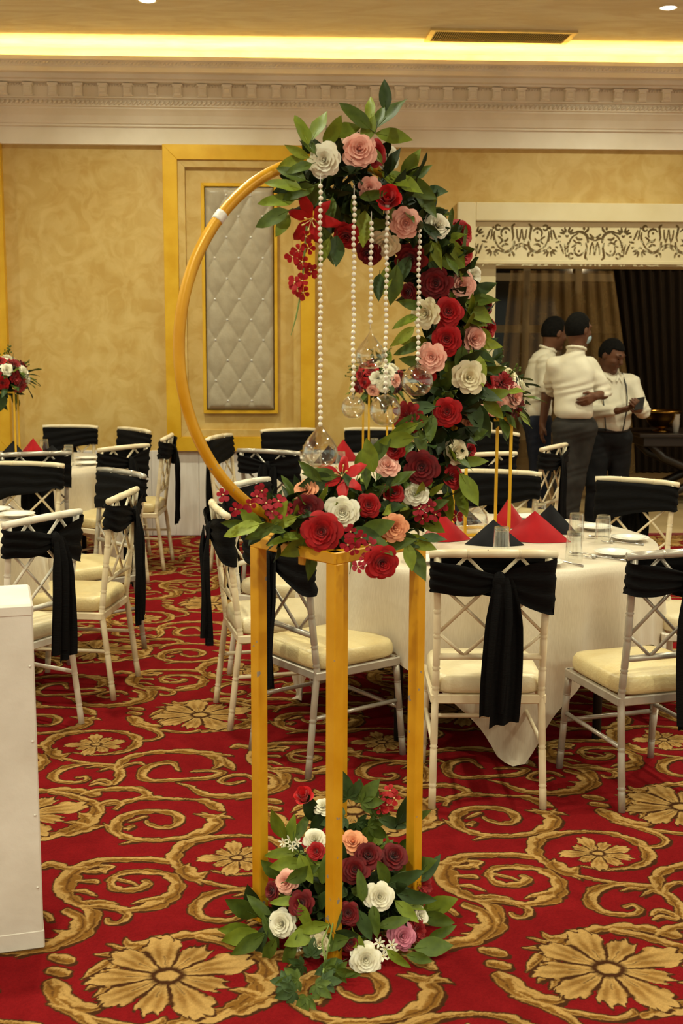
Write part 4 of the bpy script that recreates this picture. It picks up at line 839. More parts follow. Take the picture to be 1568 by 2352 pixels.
# left front table
plate(-1.40, 6.13, 'white side plate on the left table above the white chair rail', 1.05); plate(-1.56, 6.30, 'white side plate at the left picture edge on the left table', 1.05)
cutlery(fkm, 'fork', -1.44, 5.98, math.radians(80), 'steel fork beside the plate on the left table'); cutlery(spm, 'spoon', -1.40, 5.93, math.radians(85), 'steel spoon in front of the plate on the left table')
# far left table
glass(-1.861, 9.10, 'upturned tumbler near the red napkin on the far left table'); glass(-1.56, 8.42, 'nearer upturned tumbler of the pair on the far left table'); glass(-1.60, 8.66, 'farther upturned tumbler of the pair on the far left table')
plate(-1.50, 8.84, 'rear white side plate on the far left table'); plate(-1.44, 8.50, 'front white side plate on the far left table')
napkin(-1.93, 9.0, 1, 'nap_red', .1, 'red folded napkin on the far left table'); napkin(-2.05, 8.93, 0, 'nap_black', -.2, 'black folded napkin at far left beside the thin gold posts'); napkin(-1.78, 8.98, 2, 'nap_black', -.2, 'small black folded napkin right of the red one, far left table', .8)
cutlery(spm, 'spoon', -1.52, 8.33, math.radians(-40), 'steel spoon beside the tumblers on the far left table')

# ------------------------------------------------------------------ pedestal at the left edge
t = thing('white_pedestal', 'tall white painted pedestal cut by the left edge of the picture', 'pedestal', (-.973, 3.2745, 0), math.radians(14))
build('body', MB().bevel_box(-.248, .248, -.133, .133, 0, .96, .004), M['pedestal'], t)
build('lid', MB().bevel_box(-.25, .25, -.135, .135, .945, .98, .006), M['pedestal'], t)
build('base_strip', MB().bevel_box(-.25, .25, -.135, .135, .0, .055, .004), M['pedestal'], t)
nb = MB().lathe([(.0001, .004), (.003, .002), (.004, 0)], 8).mesh('nail_head', True)
for k in range(4): link('nail_head', nb, M['pedestal'], t, loc=(.236, -.1335, .18 + k * .21), rot=(math.pi / 2, 0, 0))

# ------------------------------------------------------------------ flower positions (room coordinates, metres): kind, x, y, z, radius, facing
GARLAND_ARC = [(0.05, 3.296, 2.087, 0.12), (0.144, 3.364, 2.096, 0.169), (0.244, 3.436, 2.047, 0.162), (0.335, 3.501, 1.97, 0.141), (0.411, 3.556, 1.877, 0.125), (0.454, 3.588, 1.754, 0.117), (0.464, 3.594, 1.628, 0.118), (0.445, 3.581, 1.501, 0.122), (0.412, 3.557, 1.388, 0.121), (0.379, 3.533, 1.288, 0.121), (0.305, 3.48, 1.218, 0.132), (0.213, 3.413, 1.196, 0.13), (0.111, 3.34, 1.195, 0.121), (0.015, 3.27, 1.206, 0.1), (-0.078, 3.203, 1.211, 0.058)]
GARLAND_FLOWERS = [
    ('white', 0.074, 3.190, 2.133, 0.046, -0.190, -0.981, -0.024),
    ('blush', 0.167, 3.245, 2.168, 0.047, 0.062, -0.989, 0.138),
    ('red', 0.214, 3.328, 2.169, 0.039, 0.513, -0.858, -0.021),
    ('white', 0.261, 3.411, 2.169, 0.038, 0.575, -0.815, 0.073),
    ('blush', 0.196, 3.278, 2.073, 0.032, 0.047, -0.952, -0.303),
    ('redbud', 0.246, 3.301, 2.036, 0.046, -0.074, -0.937, 0.341),
    ('red', 0.136, 3.284, 1.947, 0.039, -0.197, -0.815, -0.544),
    ('blush', 0.297, 3.326, 1.989, 0.044, 0.021, -0.996, -0.083),
    ('cream', 0.242, 3.360, 1.933, 0.042, -0.208, -0.782, -0.588),
    ('white', 0.396, 3.434, 1.993, 0.041, 0.313, -0.920, 0.237),
    ('red', 0.485, 3.573, 1.986, 0.043, 0.590, -0.755, 0.286),
    ('darkred', 0.199, 3.366, 1.909, 0.038, -0.303, -0.829, -0.470),
    ('darkred', 0.316, 3.389, 1.897, 0.045, -0.172, -0.893, -0.415),
    ('darkred', 0.391, 3.431, 1.835, 0.046, -0.220, -0.975, -0.036),
    ('blush', 0.471, 3.489, 1.832, 0.046, 0.194, -0.978, 0.075),
    ('white', 0.518, 3.584, 1.866, 0.035, 0.457, -0.853, 0.253),
    ('red', 0.492, 3.578, 1.925, 0.035, 0.536, -0.833, 0.136),
    ('darkred', 0.316, 3.463, 1.810, 0.027, -0.588, -0.785, -0.195),
    ('cream', 0.359, 3.408, 1.751, 0.046, -0.486, -0.874, -0.012),
    ('red', 0.426, 3.419, 1.757, 0.045, -0.014, -0.995, 0.097),
    ('darkred', 0.572, 3.672, 1.779, 0.031, 0.584, -0.808, 0.075),
    ('red', 0.422, 3.416, 1.680, 0.046, -0.068, -0.998, 0.009),
    ('blush', 0.518, 3.535, 1.682, 0.045, 0.330, -0.937, 0.112),
    ('red', 0.584, 3.681, 1.714, 0.034, 0.582, -0.808, 0.089),
    ('blush', 0.376, 3.383, 1.632, 0.045, -0.270, -0.960, 0.075),
    ('red', 0.363, 3.435, 1.585, 0.037, -0.455, -0.857, -0.244),
    ('cream', 0.497, 3.482, 1.573, 0.050, 0.133, -0.980, 0.148),
    ('red', 0.572, 3.647, 1.544, 0.037, 0.511, -0.858, -0.051),
    ('red', 0.427, 3.420, 1.479, 0.044, -0.124, -0.990, 0.067),
    ('carnation', 0.313, 3.400, 1.463, 0.046, -0.477, -0.877, 0.063),
    ('peach', 0.513, 3.568, 1.435, 0.033, 0.362, -0.924, -0.124),
    ('red', 0.276, 3.372, 1.378, 0.031, -0.464, -0.841, 0.280),
    ('darkred', 0.352, 3.366, 1.327, 0.051, -0.103, -0.988, 0.112),
    ('cream', 0.468, 3.498, 1.360, 0.042, 0.381, -0.904, 0.191),
    ('red', 0.523, 3.613, 1.354, 0.029, 0.580, -0.775, 0.250),
    ('red', 0.458, 3.504, 1.283, 0.040, 0.383, -0.900, 0.210),
    ('white', 0.339, 3.381, 1.255, 0.040, -0.096, -0.934, 0.343),
    ('blush', 0.257, 3.359, 1.335, 0.036, 0.031, -0.812, 0.582),
    ('peach', 0.026, 3.217, 1.284, 0.035, -0.385, -0.784, 0.487),
    ('darkred', 0.031, 3.171, 1.239, 0.043, -0.226, -0.964, 0.144),
    ('white', 0.125, 3.190, 1.227, 0.050, -0.039, -0.978, 0.204),
    ('red', 0.199, 3.255, 1.238, 0.035, 0.049, -0.967, 0.250),
    ('red', 0.068, 3.124, 1.186, 0.055, -0.131, -0.978, 0.164),
    ('red', 0.224, 3.076, 1.112, 0.047, 0.144, -0.989, -0.026),
    ('peach', 0.262, 3.141, 1.195, 0.039, 0.238, -0.958, 0.157),
    ('red', 0.277, 3.373, 1.258, 0.032, 0.131, -0.892, 0.433)]
GARLAND_LILIES = [('lily', 0.042, 3.167, 1.981, 0.066, -0.205, -0.909, -0.362), ('lily', 0.125, 3.239, 1.320, 0.065, -0.136, -0.849, 0.510)]
GARLAND_BLOSSOMS = [('b', -0.096, 3.055, 1.290, 0.019, 0.135, -0.932, 0.336), ('b', -0.073, 3.072, 1.271, 0.019, 0.254, -0.844, 0.473), ('b', -0.042, 3.094, 1.273, 0.019, 0.206, -0.861, 0.464), ('b', -0.022, 3.108, 1.253, 0.019, -0.382, -0.918, 0.107), ('b', -0.058, 3.082, 1.247, 0.019, 0.371, -0.893, 0.254), ('b', -0.112, 3.043, 1.269, 0.019, 0.341, -0.925, -0.169), ('b', -0.149, 3.016, 1.262, 0.018, 0.021, -0.997, -0.072), ('b', -0.178, 2.996, 1.302, 0.018, 0.097, -0.975, 0.198), ('b', -0.085, 3.063, 1.302, 0.019, -0.366, -0.924, -0.106), ('b', -0.033, 3.100, 1.243, 0.019, -0.170, -0.863, 0.475), ('b', 0.141, 3.053, 1.198, 0.019, 0.177, -0.977, -0.122), ('b', 0.170, 3.074, 1.179, 0.019, 0.193, -0.972, -0.134), ('b', 0.149, 3.059, 1.152, 0.019, 0.052, -0.989, -0.139), ('b', 0.179, 3.081, 1.125, 0.019, -0.427, -0.791, 0.438), ('b', 0.133, 3.047, 1.165, 0.019, -0.283, -0.957, -0.069), ('b', 0.163, 3.069, 1.105, 0.019, 0.326, -0.829, 0.454), ('b', 0.191, 3.089, 1.160, 0.019, -0.221, -0.825, 0.519), ('b', 0.205, 3.100, 1.135, 0.019, -0.030, -0.943, 0.331), ('b', 0.347, 3.375, 1.211, 0.021, -0.322, -0.820, 0.473), ('b', 0.378, 3.397, 1.215, 0.021, 0.055, -0.859, 0.509), ('b', 0.399, 3.412, 1.187, 0.021, 0.221, -0.975, -0.022), ('b', 0.358, 3.383, 1.180, 0.021, -0.215, -0.968, -0.130), ('b', 0.462, 3.457, 1.175, 0.021, -0.389, -0.899, -0.200), ('b', 0.414, 3.423, 1.213, 0.021, -0.284, -0.932, 0.224)]
HANGING_BLOSSOMS = [('b', 0.008, 3.142, 1.903, 0.019, -0.403, -0.908, -0.115), ('b', 0.035, 3.162, 1.909, 0.019, -0.134, -0.912, -0.387), ('b', -0.005, 3.133, 1.887, 0.019, 0.251, -0.933, -0.259), ('b', 0.018, 3.149, 1.875, 0.019, -0.156, -0.951, -0.266), ('b', 0.029, 3.158, 1.938, 0.019, 0.131, -0.844, -0.520), ('b', 0.039, 3.165, 1.859, 0.019, 0.297, -0.815, -0.498), ('b', 0.019, 3.150, 1.829, 0.019, 0.210, -0.977, 0.045), ('b', 0.004, 3.139, 1.812, 0.019, -0.398, -0.917, -0.001), ('b', 0.021, 3.152, 1.799, 0.019, -0.120, -0.978, -0.171), ('b', 0.041, 3.166, 1.851, 0.019, -0.333, -0.804, -0.492), ('b', -0.001, 3.136, 1.825, 0.019, -0.277, -0.951, 0.139)]
HANGING_STEM = [(0.031, 3.172, 1.966), (0.026, 3.168, 1.911), (0.02, 3.163, 1.835), (0.012, 3.158, 1.78), (0.003, 3.151, 1.736), (-0.01, 3.142, 1.692)]
GARLAND_LEAVES = [
    (0.021, 3.199, 2.205, -0.307, 0.383, 0.871, 0.434, -0.878, 0.202, 0.083),
    (0.060, 3.215, 2.216, 0.419, 0.237, 0.876, -0.415, -0.730, 0.544, 0.080),
    (0.095, 3.208, 2.201, 0.494, -0.329, 0.805, 0.431, -0.901, -0.040, 0.075),
    (0.035, 3.198, 2.173, -0.502, 0.368, 0.782, -0.184, -0.702, 0.688, 0.066),
    (0.010, 3.165, 2.146, -0.902, -0.146, 0.407, -0.389, -0.919, -0.059, 0.060),
    (-0.005, 3.184, 2.126, -0.923, 0.285, -0.260, -0.401, -0.912, -0.087, 0.066),
    (0.015, 3.136, 2.106, -0.929, -0.187, -0.320, -0.318, -0.835, 0.449, 0.060),
    (0.161, 3.253, 2.249, -0.753, -0.034, 0.658, -0.426, -0.646, 0.634, 0.087),
    (0.200, 3.340, 2.282, -0.076, 0.316, 0.946, -0.399, -0.744, 0.537, 0.071),
    (0.220, 3.286, 2.255, 0.228, 0.263, 0.937, -0.455, -0.843, 0.289, 0.068),
    (0.252, 3.369, 2.276, 0.668, -0.175, 0.723, -0.072, -0.676, 0.733, 0.093),
    (0.237, 3.306, 2.309, -0.049, 0.015, 0.999, -0.046, -0.815, 0.577, 0.071),
    (0.259, 3.350, 2.217, 0.958, -0.238, -0.162, -0.423, -0.874, 0.239, 0.087),
    (0.190, 3.262, 2.216, 0.386, 0.125, 0.914, -0.039, -0.975, 0.220, 0.068),
    (0.129, 3.285, 2.219, 0.957, 0.129, 0.262, 0.367, -0.903, 0.225, 0.075),
    (-0.023, 3.123, 2.062, -0.958, 0.131, 0.253, 0.139, -0.795, 0.590, 0.081),
    (-0.040, 3.143, 2.025, -0.964, -0.247, -0.101, -0.048, -0.795, 0.605, 0.082),
    (-0.052, 3.109, 1.981, -0.891, 0.226, -0.395, 0.133, -0.882, 0.453, 0.081),
    (-0.029, 3.176, 1.971, -0.480, -0.390, -0.786, 0.161, -0.926, 0.342, 0.061),
    (-0.005, 3.134, 2.090, -0.871, 0.237, 0.431, -0.201, -0.840, 0.504, 0.072),
    (0.015, 3.154, 2.050, -0.892, -0.241, -0.383, 0.296, -0.716, 0.632, 0.077),
    (0.048, 3.182, 2.042, -0.509, 0.151, -0.847, -0.015, -0.911, 0.412, 0.077),
    (0.086, 3.248, 1.928, 0.345, 0.091, -0.934, -0.059, -0.834, 0.549, 0.091),
    (0.108, 3.222, 1.913, -0.036, -0.476, -0.879, 0.270, -0.858, 0.438, 0.079),
    (0.077, 3.204, 1.908, -0.364, -0.126, -0.923, 0.259, -0.835, 0.485, 0.067),
    (0.093, 3.212, 2.013, -0.138, -0.478, -0.867, -0.099, -0.851, 0.515, 0.069),
    (0.066, 3.229, 2.025, -0.294, -0.127, -0.947, -0.505, -0.804, 0.313, 0.067),
    (0.312, 3.406, 2.146, 0.482, -0.263, 0.836, -0.250, -0.967, 0.048, 0.083),
    (0.338, 3.428, 2.128, 0.782, -0.065, 0.620, -0.168, -0.861, 0.480, 0.072),
    (0.329, 3.392, 2.089, 0.897, 0.121, -0.424, -0.542, -0.803, 0.248, 0.106),
    (0.383, 3.454, 2.085, 0.907, -0.421, -0.027, 0.332, -0.912, 0.241, 0.066),
    (0.379, 3.469, 2.081, 0.903, -0.411, 0.122, 0.016, -0.975, 0.221, 0.060),
    (0.355, 3.411, 2.057, 0.670, 0.017, -0.743, -0.115, -0.767, 0.631, 0.093),
    (0.266, 3.342, 2.106, 0.775, -0.460, -0.433, 0.073, -0.894, 0.441, 0.081),
    (0.295, 3.340, 2.094, 0.885, -0.115, -0.451, -0.176, -0.719, 0.673, 0.087),
    (0.202, 3.344, 2.003, -0.113, -0.191, -0.975, 0.098, -0.995, 0.006, 0.093),
    (0.182, 3.283, 1.976, -0.073, -0.337, -0.939, -0.119, -0.988, 0.098, 0.086),
    (0.159, 3.291, 2.021, 0.204, -0.341, -0.918, 0.384, -0.673, 0.632, 0.069),
    (0.450, 3.479, 1.928, 0.642, 0.139, -0.754, -0.042, -0.953, 0.301, 0.092),
    (0.433, 3.487, 1.898, 0.879, -0.206, -0.431, -0.278, -0.894, 0.350, 0.086),
    (0.441, 3.507, 1.965, 0.912, -0.122, 0.391, -0.243, -0.763, 0.598, 0.074),
    (0.388, 3.417, 1.917, 0.372, -0.225, -0.900, -0.243, -0.686, 0.686, 0.072),
    (0.527, 3.520, 1.790, 0.945, -0.293, 0.143, -0.337, -0.639, 0.692, 0.093),
    (0.539, 3.565, 1.822, 0.882, -0.085, 0.463, 0.126, -0.872, 0.473, 0.078),
    (0.521, 3.519, 1.760, 0.806, -0.011, -0.592, -0.259, -0.877, 0.404, 0.087),
    (0.505, 3.537, 1.741, 0.912, -0.168, -0.374, -0.080, -0.967, 0.244, 0.083),
    (0.558, 3.546, 1.667, 0.862, -0.486, -0.143, -0.315, -0.891, 0.326, 0.069),
    (0.543, 3.522, 1.617, 0.716, -0.193, -0.671, -0.482, -0.688, 0.543, 0.094),
    (0.478, 3.512, 1.624, -0.065, -0.080, -0.995, 0.117, -0.924, 0.363, 0.078),
    (0.522, 3.507, 1.605, 0.298, -0.332, -0.895, 0.353, -0.934, 0.062, 0.100),
    (0.246, 3.353, 1.843, -0.249, -0.526, -0.813, 0.312, -0.796, 0.519, 0.085),
    (0.270, 3.361, 1.832, -0.142, -0.019, -0.990, 0.404, -0.915, 0.008, 0.095),
    (0.294, 3.375, 1.868, -0.491, -0.211, -0.845, -0.234, -0.972, 0.018, 0.083),
    (0.225, 3.317, 1.825, -0.097, -0.535, -0.840, -0.298, -0.732, 0.613, 0.070),
    (0.307, 3.361, 1.733, -0.849, -0.448, -0.282, 0.178, -0.682, 0.709, 0.071),
    (0.299, 3.340, 1.692, -0.678, -0.481, -0.555, 0.344, -0.935, 0.085, 0.077),
    (0.315, 3.378, 1.656, -0.950, 0.061, -0.306, -0.436, -0.887, 0.155, 0.072),
    (0.318, 3.360, 1.774, -0.962, 0.065, 0.264, -0.140, -0.990, 0.027, 0.059),
    (0.329, 3.389, 1.620, -0.930, -0.325, 0.169, -0.177, -0.982, -0.068, 0.066),
    (0.578, 3.611, 1.512, 0.980, 0.084, 0.181, 0.375, -0.927, 0.000, 0.110),
    (0.552, 3.564, 1.521, 0.972, -0.090, -0.215, -0.040, -0.709, 0.704, 0.096),
    (0.547, 3.565, 1.451, 0.389, -0.095, -0.916, -0.395, -0.792, 0.466, 0.100),
    (0.523, 3.538, 1.466, 0.281, -0.209, -0.937, 0.106, -0.985, 0.138, 0.089),
    (0.580, 3.576, 1.482, 0.719, -0.031, -0.695, -0.018, -1.000, -0.002, 0.077),
    (0.347, 3.431, 1.485, -0.983, 0.105, -0.153, -0.359, -0.766, 0.533, 0.096),
    (0.331, 3.388, 1.452, -0.971, 0.036, -0.237, -0.469, -0.883, -0.012, 0.085),
    (0.299, 3.370, 1.429, -0.875, 0.165, -0.455, -0.061, -0.977, 0.204, 0.091),
    (0.285, 3.345, 1.407, -0.985, 0.097, -0.144, -0.502, -0.865, 0.013, 0.084),
    (0.381, 3.403, 1.438, -0.131, -0.439, -0.889, -0.370, -0.637, 0.676, 0.073),
    (0.351, 3.402, 1.402, 0.228, -0.501, -0.835, 0.110, -0.966, 0.235, 0.076),
    (0.514, 3.551, 1.401, 0.954, -0.001, 0.300, -0.214, -0.940, 0.265, 0.084),
    (0.524, 3.566, 1.322, 0.996, -0.006, 0.093, 0.303, -0.904, 0.301, 0.077),
    (0.503, 3.498, 1.253, 0.501, -0.173, -0.848, 0.045, -0.811, 0.583, 0.095),
    (0.487, 3.520, 1.218, 0.117, -0.561, -0.819, -0.362, -0.927, -0.097, 0.089),
    (0.440, 3.450, 1.209, 0.084, -0.044, -0.995, -0.537, -0.787, 0.305, 0.075),
    (0.203, 3.279, 1.365, -0.208, -0.002, 0.978, -0.078, -0.996, -0.039, 0.082),
    (0.182, 3.318, 1.349, 0.255, -0.063, 0.965, -0.144, -0.730, 0.669, 0.079),
    (0.232, 3.354, 1.376, 0.529, -0.166, 0.832, -0.411, -0.899, 0.151, 0.090),
    (0.194, 3.321, 1.319, 0.135, -0.562, -0.816, 0.418, -0.880, 0.227, 0.072),
    (0.148, 3.236, 1.300, -0.541, 0.184, 0.821, -0.057, -0.704, 0.708, 0.064),
    (0.073, 3.242, 1.323, -0.967, -0.200, 0.156, 0.151, -0.809, 0.568, 0.082),
    (0.061, 3.230, 1.306, -0.886, -0.430, -0.173, -0.337, -0.940, -0.060, 0.087),
    (0.043, 3.200, 1.333, -0.729, -0.076, 0.681, -0.251, -0.905, 0.344, 0.069),
    (0.120, 3.264, 1.290, -0.719, -0.002, -0.695, -0.409, -0.906, 0.104, 0.071),
    (-0.130, 3.055, 1.206, -0.955, 0.009, -0.296, -0.095, -0.687, 0.721, 0.083),
    (-0.110, 3.118, 1.218, -0.786, 0.240, 0.570, -0.141, -0.985, -0.096, 0.074),
    (-0.087, 3.095, 1.194, -0.885, -0.120, -0.451, -0.211, -0.977, -0.045, 0.074),
    (-0.148, 3.086, 1.212, -0.996, -0.058, 0.074, 0.420, -0.905, -0.075, 0.067),
    (-0.032, 3.157, 1.206, -0.914, -0.200, -0.354, -0.500, -0.859, 0.113, 0.080),
    (-0.020, 3.153, 1.167, -0.918, -0.394, -0.049, -0.429, -0.619, 0.658, 0.086),
    (0.014, 3.195, 1.136, -0.898, -0.202, -0.391, -0.001, -0.999, -0.055, 0.093),
    (0.043, 3.206, 1.092, -0.026, -0.213, -0.977, 0.398, -0.811, 0.429, 0.082),
    (-0.042, 3.104, 1.238, 0.495, -0.341, 0.799, 0.010, -0.928, 0.371, 0.067),
    (-0.059, 3.113, 1.196, -0.977, 0.068, 0.201, 0.187, -0.713, 0.676, 0.068),
    (0.206, 3.114, 1.196, 0.938, 0.170, 0.301, -0.346, -0.938, -0.022, 0.090),
    (0.182, 3.097, 1.187, 0.955, 0.037, -0.294, 0.322, -0.929, 0.181, 0.079),
    (0.292, 3.190, 1.154, 0.904, -0.363, -0.225, -0.474, -0.835, 0.280, 0.087),
    (0.326, 3.181, 1.149, 0.816, -0.493, -0.303, 0.191, -0.978, -0.089, 0.081),
    (0.386, 3.462, 1.157, 0.809, -0.306, -0.501, -0.463, -0.843, 0.274, 0.083),
    (0.323, 3.198, 1.093, 0.481, -0.203, -0.853, 0.370, -0.797, 0.478, 0.093),
    (0.300, 3.149, 1.120, 0.185, -0.295, -0.937, 0.298, -0.817, 0.493, 0.069),
    (0.361, 3.178, 1.161, 0.998, 0.032, 0.058, -0.264, -0.744, 0.614, 0.069),
    (0.266, 3.152, 1.149, 0.870, -0.404, 0.284, -0.404, -0.906, 0.127, 0.080),
    (0.216, 3.094, 1.159, 0.744, -0.509, -0.433, 0.255, -0.871, 0.420, 0.074),
    (0.313, 3.422, 1.189, 0.914, -0.392, 0.104, -0.173, -0.736, 0.654, 0.074),
    (0.399, 3.415, 1.214, 0.874, -0.278, 0.398, -0.122, -0.962, 0.244, 0.062),
    (0.258, 3.360, 1.217, 0.990, -0.051, 0.133, 0.300, -0.784, 0.544, 0.080),
    (0.220, 3.350, 1.261, 0.868, -0.321, 0.380, 0.204, -0.924, 0.323, 0.073),
    (0.292, 3.339, 1.299, 0.748, -0.321, 0.581, -0.206, -0.703, 0.681, 0.072),
    (0.084, 3.225, 1.136, -0.656, -0.230, -0.719, 0.222, -0.697, 0.682, 0.073)]
PEARL_STRINGS = [('drop', 0.065, 3.159, 2.034, 1.463, 1.395, 0.0453), ('ball', 0.153, 3.222, 2.014, 1.538, 1.504, 0.0311), ('drop', 0.200, 3.256, 1.952, 1.724, 1.641, 0.0393), ('ball', 0.243, 3.287, 1.999, 1.536, 1.491, 0.0423), ('ball', 0.336, 3.354, 1.942, 1.619, 1.568, 0.0430)]
FLOOR_FLOWERS = [
    ('redbud', 0.027, 3.433, 0.327, 0.039, -0.152, -0.529, 0.835),
    ('white', 0.081, 3.430, 0.316, 0.031, -0.014, -0.538, 0.843),
    ('white', 0.053, 3.287, 0.274, 0.037, -0.194, -0.697, 0.691),
    ('peach', 0.161, 3.261, 0.278, 0.039, -0.033, -0.612, 0.790),
    ('darkred', 0.202, 3.222, 0.253, 0.045, -0.050, -0.758, 0.650),
    ('darkred', 0.280, 3.273, 0.228, 0.043, 0.216, -0.745, 0.631),
    ('red', 0.056, 3.238, 0.260, 0.027, -0.214, -0.794, 0.569),
    ('blush', -0.029, 3.208, 0.185, 0.036, -0.469, -0.751, 0.465),
    ('darkred', 0.163, 3.175, 0.232, 0.041, -0.045, -0.858, 0.512),
    ('darkred', 0.013, 3.141, 0.152, 0.039, -0.320, -0.847, 0.425),
    ('white', -0.041, 3.154, 0.088, 0.042, -0.399, -0.813, 0.424),
    ('white', 0.230, 3.143, 0.168, 0.044, 0.152, -0.889, 0.433),
    ('carnation', 0.366, 3.337, 0.109, 0.042, 0.482, -0.793, 0.372),
    ('darkred', 0.142, 3.103, 0.141, 0.035, -0.042, -0.935, 0.352),
    ('mauve', 0.295, 3.141, 0.053, 0.042, 0.238, -0.861, 0.449),
    ('white', 0.355, 3.229, 0.069, 0.027, 0.518, -0.681, 0.518),
    ('carnation', 0.340, 3.192, 0.041, 0.034, 0.485, -0.778, 0.398),
    ('white', 0.188, 3.058, 0.030, 0.047, 0.058, -0.922, 0.383),
    ('cream', 0.066, 3.087, 0.063, 0.035, -0.135, -0.955, 0.265),
    ('darkred', -0.070, 3.230, 0.146, 0.029, -0.664, -0.669, 0.334),
    ('darkred', 0.148, 3.080, 0.065, 0.026, -0.045, -0.963, 0.267)]
FLOOR_RED_BLOSSOMS = [('b', 0.246, 3.428, 0.342, 0.023, -0.059, -0.782, 0.620), ('b', 0.269, 3.420, 0.321, 0.023, -0.064, -0.779, 0.624), ('b', 0.290, 3.422, 0.341, 0.023, -0.069, -0.781, 0.621), ('b', 0.278, 3.429, 0.362, 0.021, -0.067, -0.784, 0.617), ('b', 0.248, 3.419, 0.311, 0.021, -0.059, -0.777, 0.626), ('b', 0.233, 3.424, 0.324, 0.018, -0.055, -0.780, 0.624)]
FLOOR_WHITE_BLOSSOMS = [('b', 0.226, 3.098, 0.058, 0.017, -0.041, -0.831, 0.555), ('b', 0.244, 3.104, 0.035, 0.017, 0.224, -0.810, 0.542), ('b', 0.263, 3.115, 0.042, 0.017, -0.010, -0.831, 0.557), ('b', 0.255, 3.091, 0.030, 0.017, -0.308, -0.784, 0.539), ('b', 0.236, 3.079, 0.030, 0.017, 0.133, -0.821, 0.556), ('b', 0.268, 3.102, 0.030, 0.014, -0.123, -0.821, 0.558), ('b', -0.037, 3.398, 0.217, 0.015, -0.268, -0.835, 0.480), ('b', -0.018, 3.402, 0.224, 0.015, 0.293, -0.834, 0.467), ('b', -0.030, 3.327, 0.228, 0.015, -0.281, -0.830, 0.482), ('b', 0.004, 3.314, 0.253, 0.015, 0.048, -0.869, 0.493), ('b', -0.009, 3.305, 0.244, 0.014, -0.009, -0.868, 0.497), ('b', -0.002, 3.115, 0.049, 0.012, 0.234, -0.810, 0.537), ('b', 0.006, 3.110, 0.039, 0.012, -0.069, -0.827, 0.558), ('b', -0.009, 3.118, 0.035, 0.012, -0.176, -0.815, 0.552)]
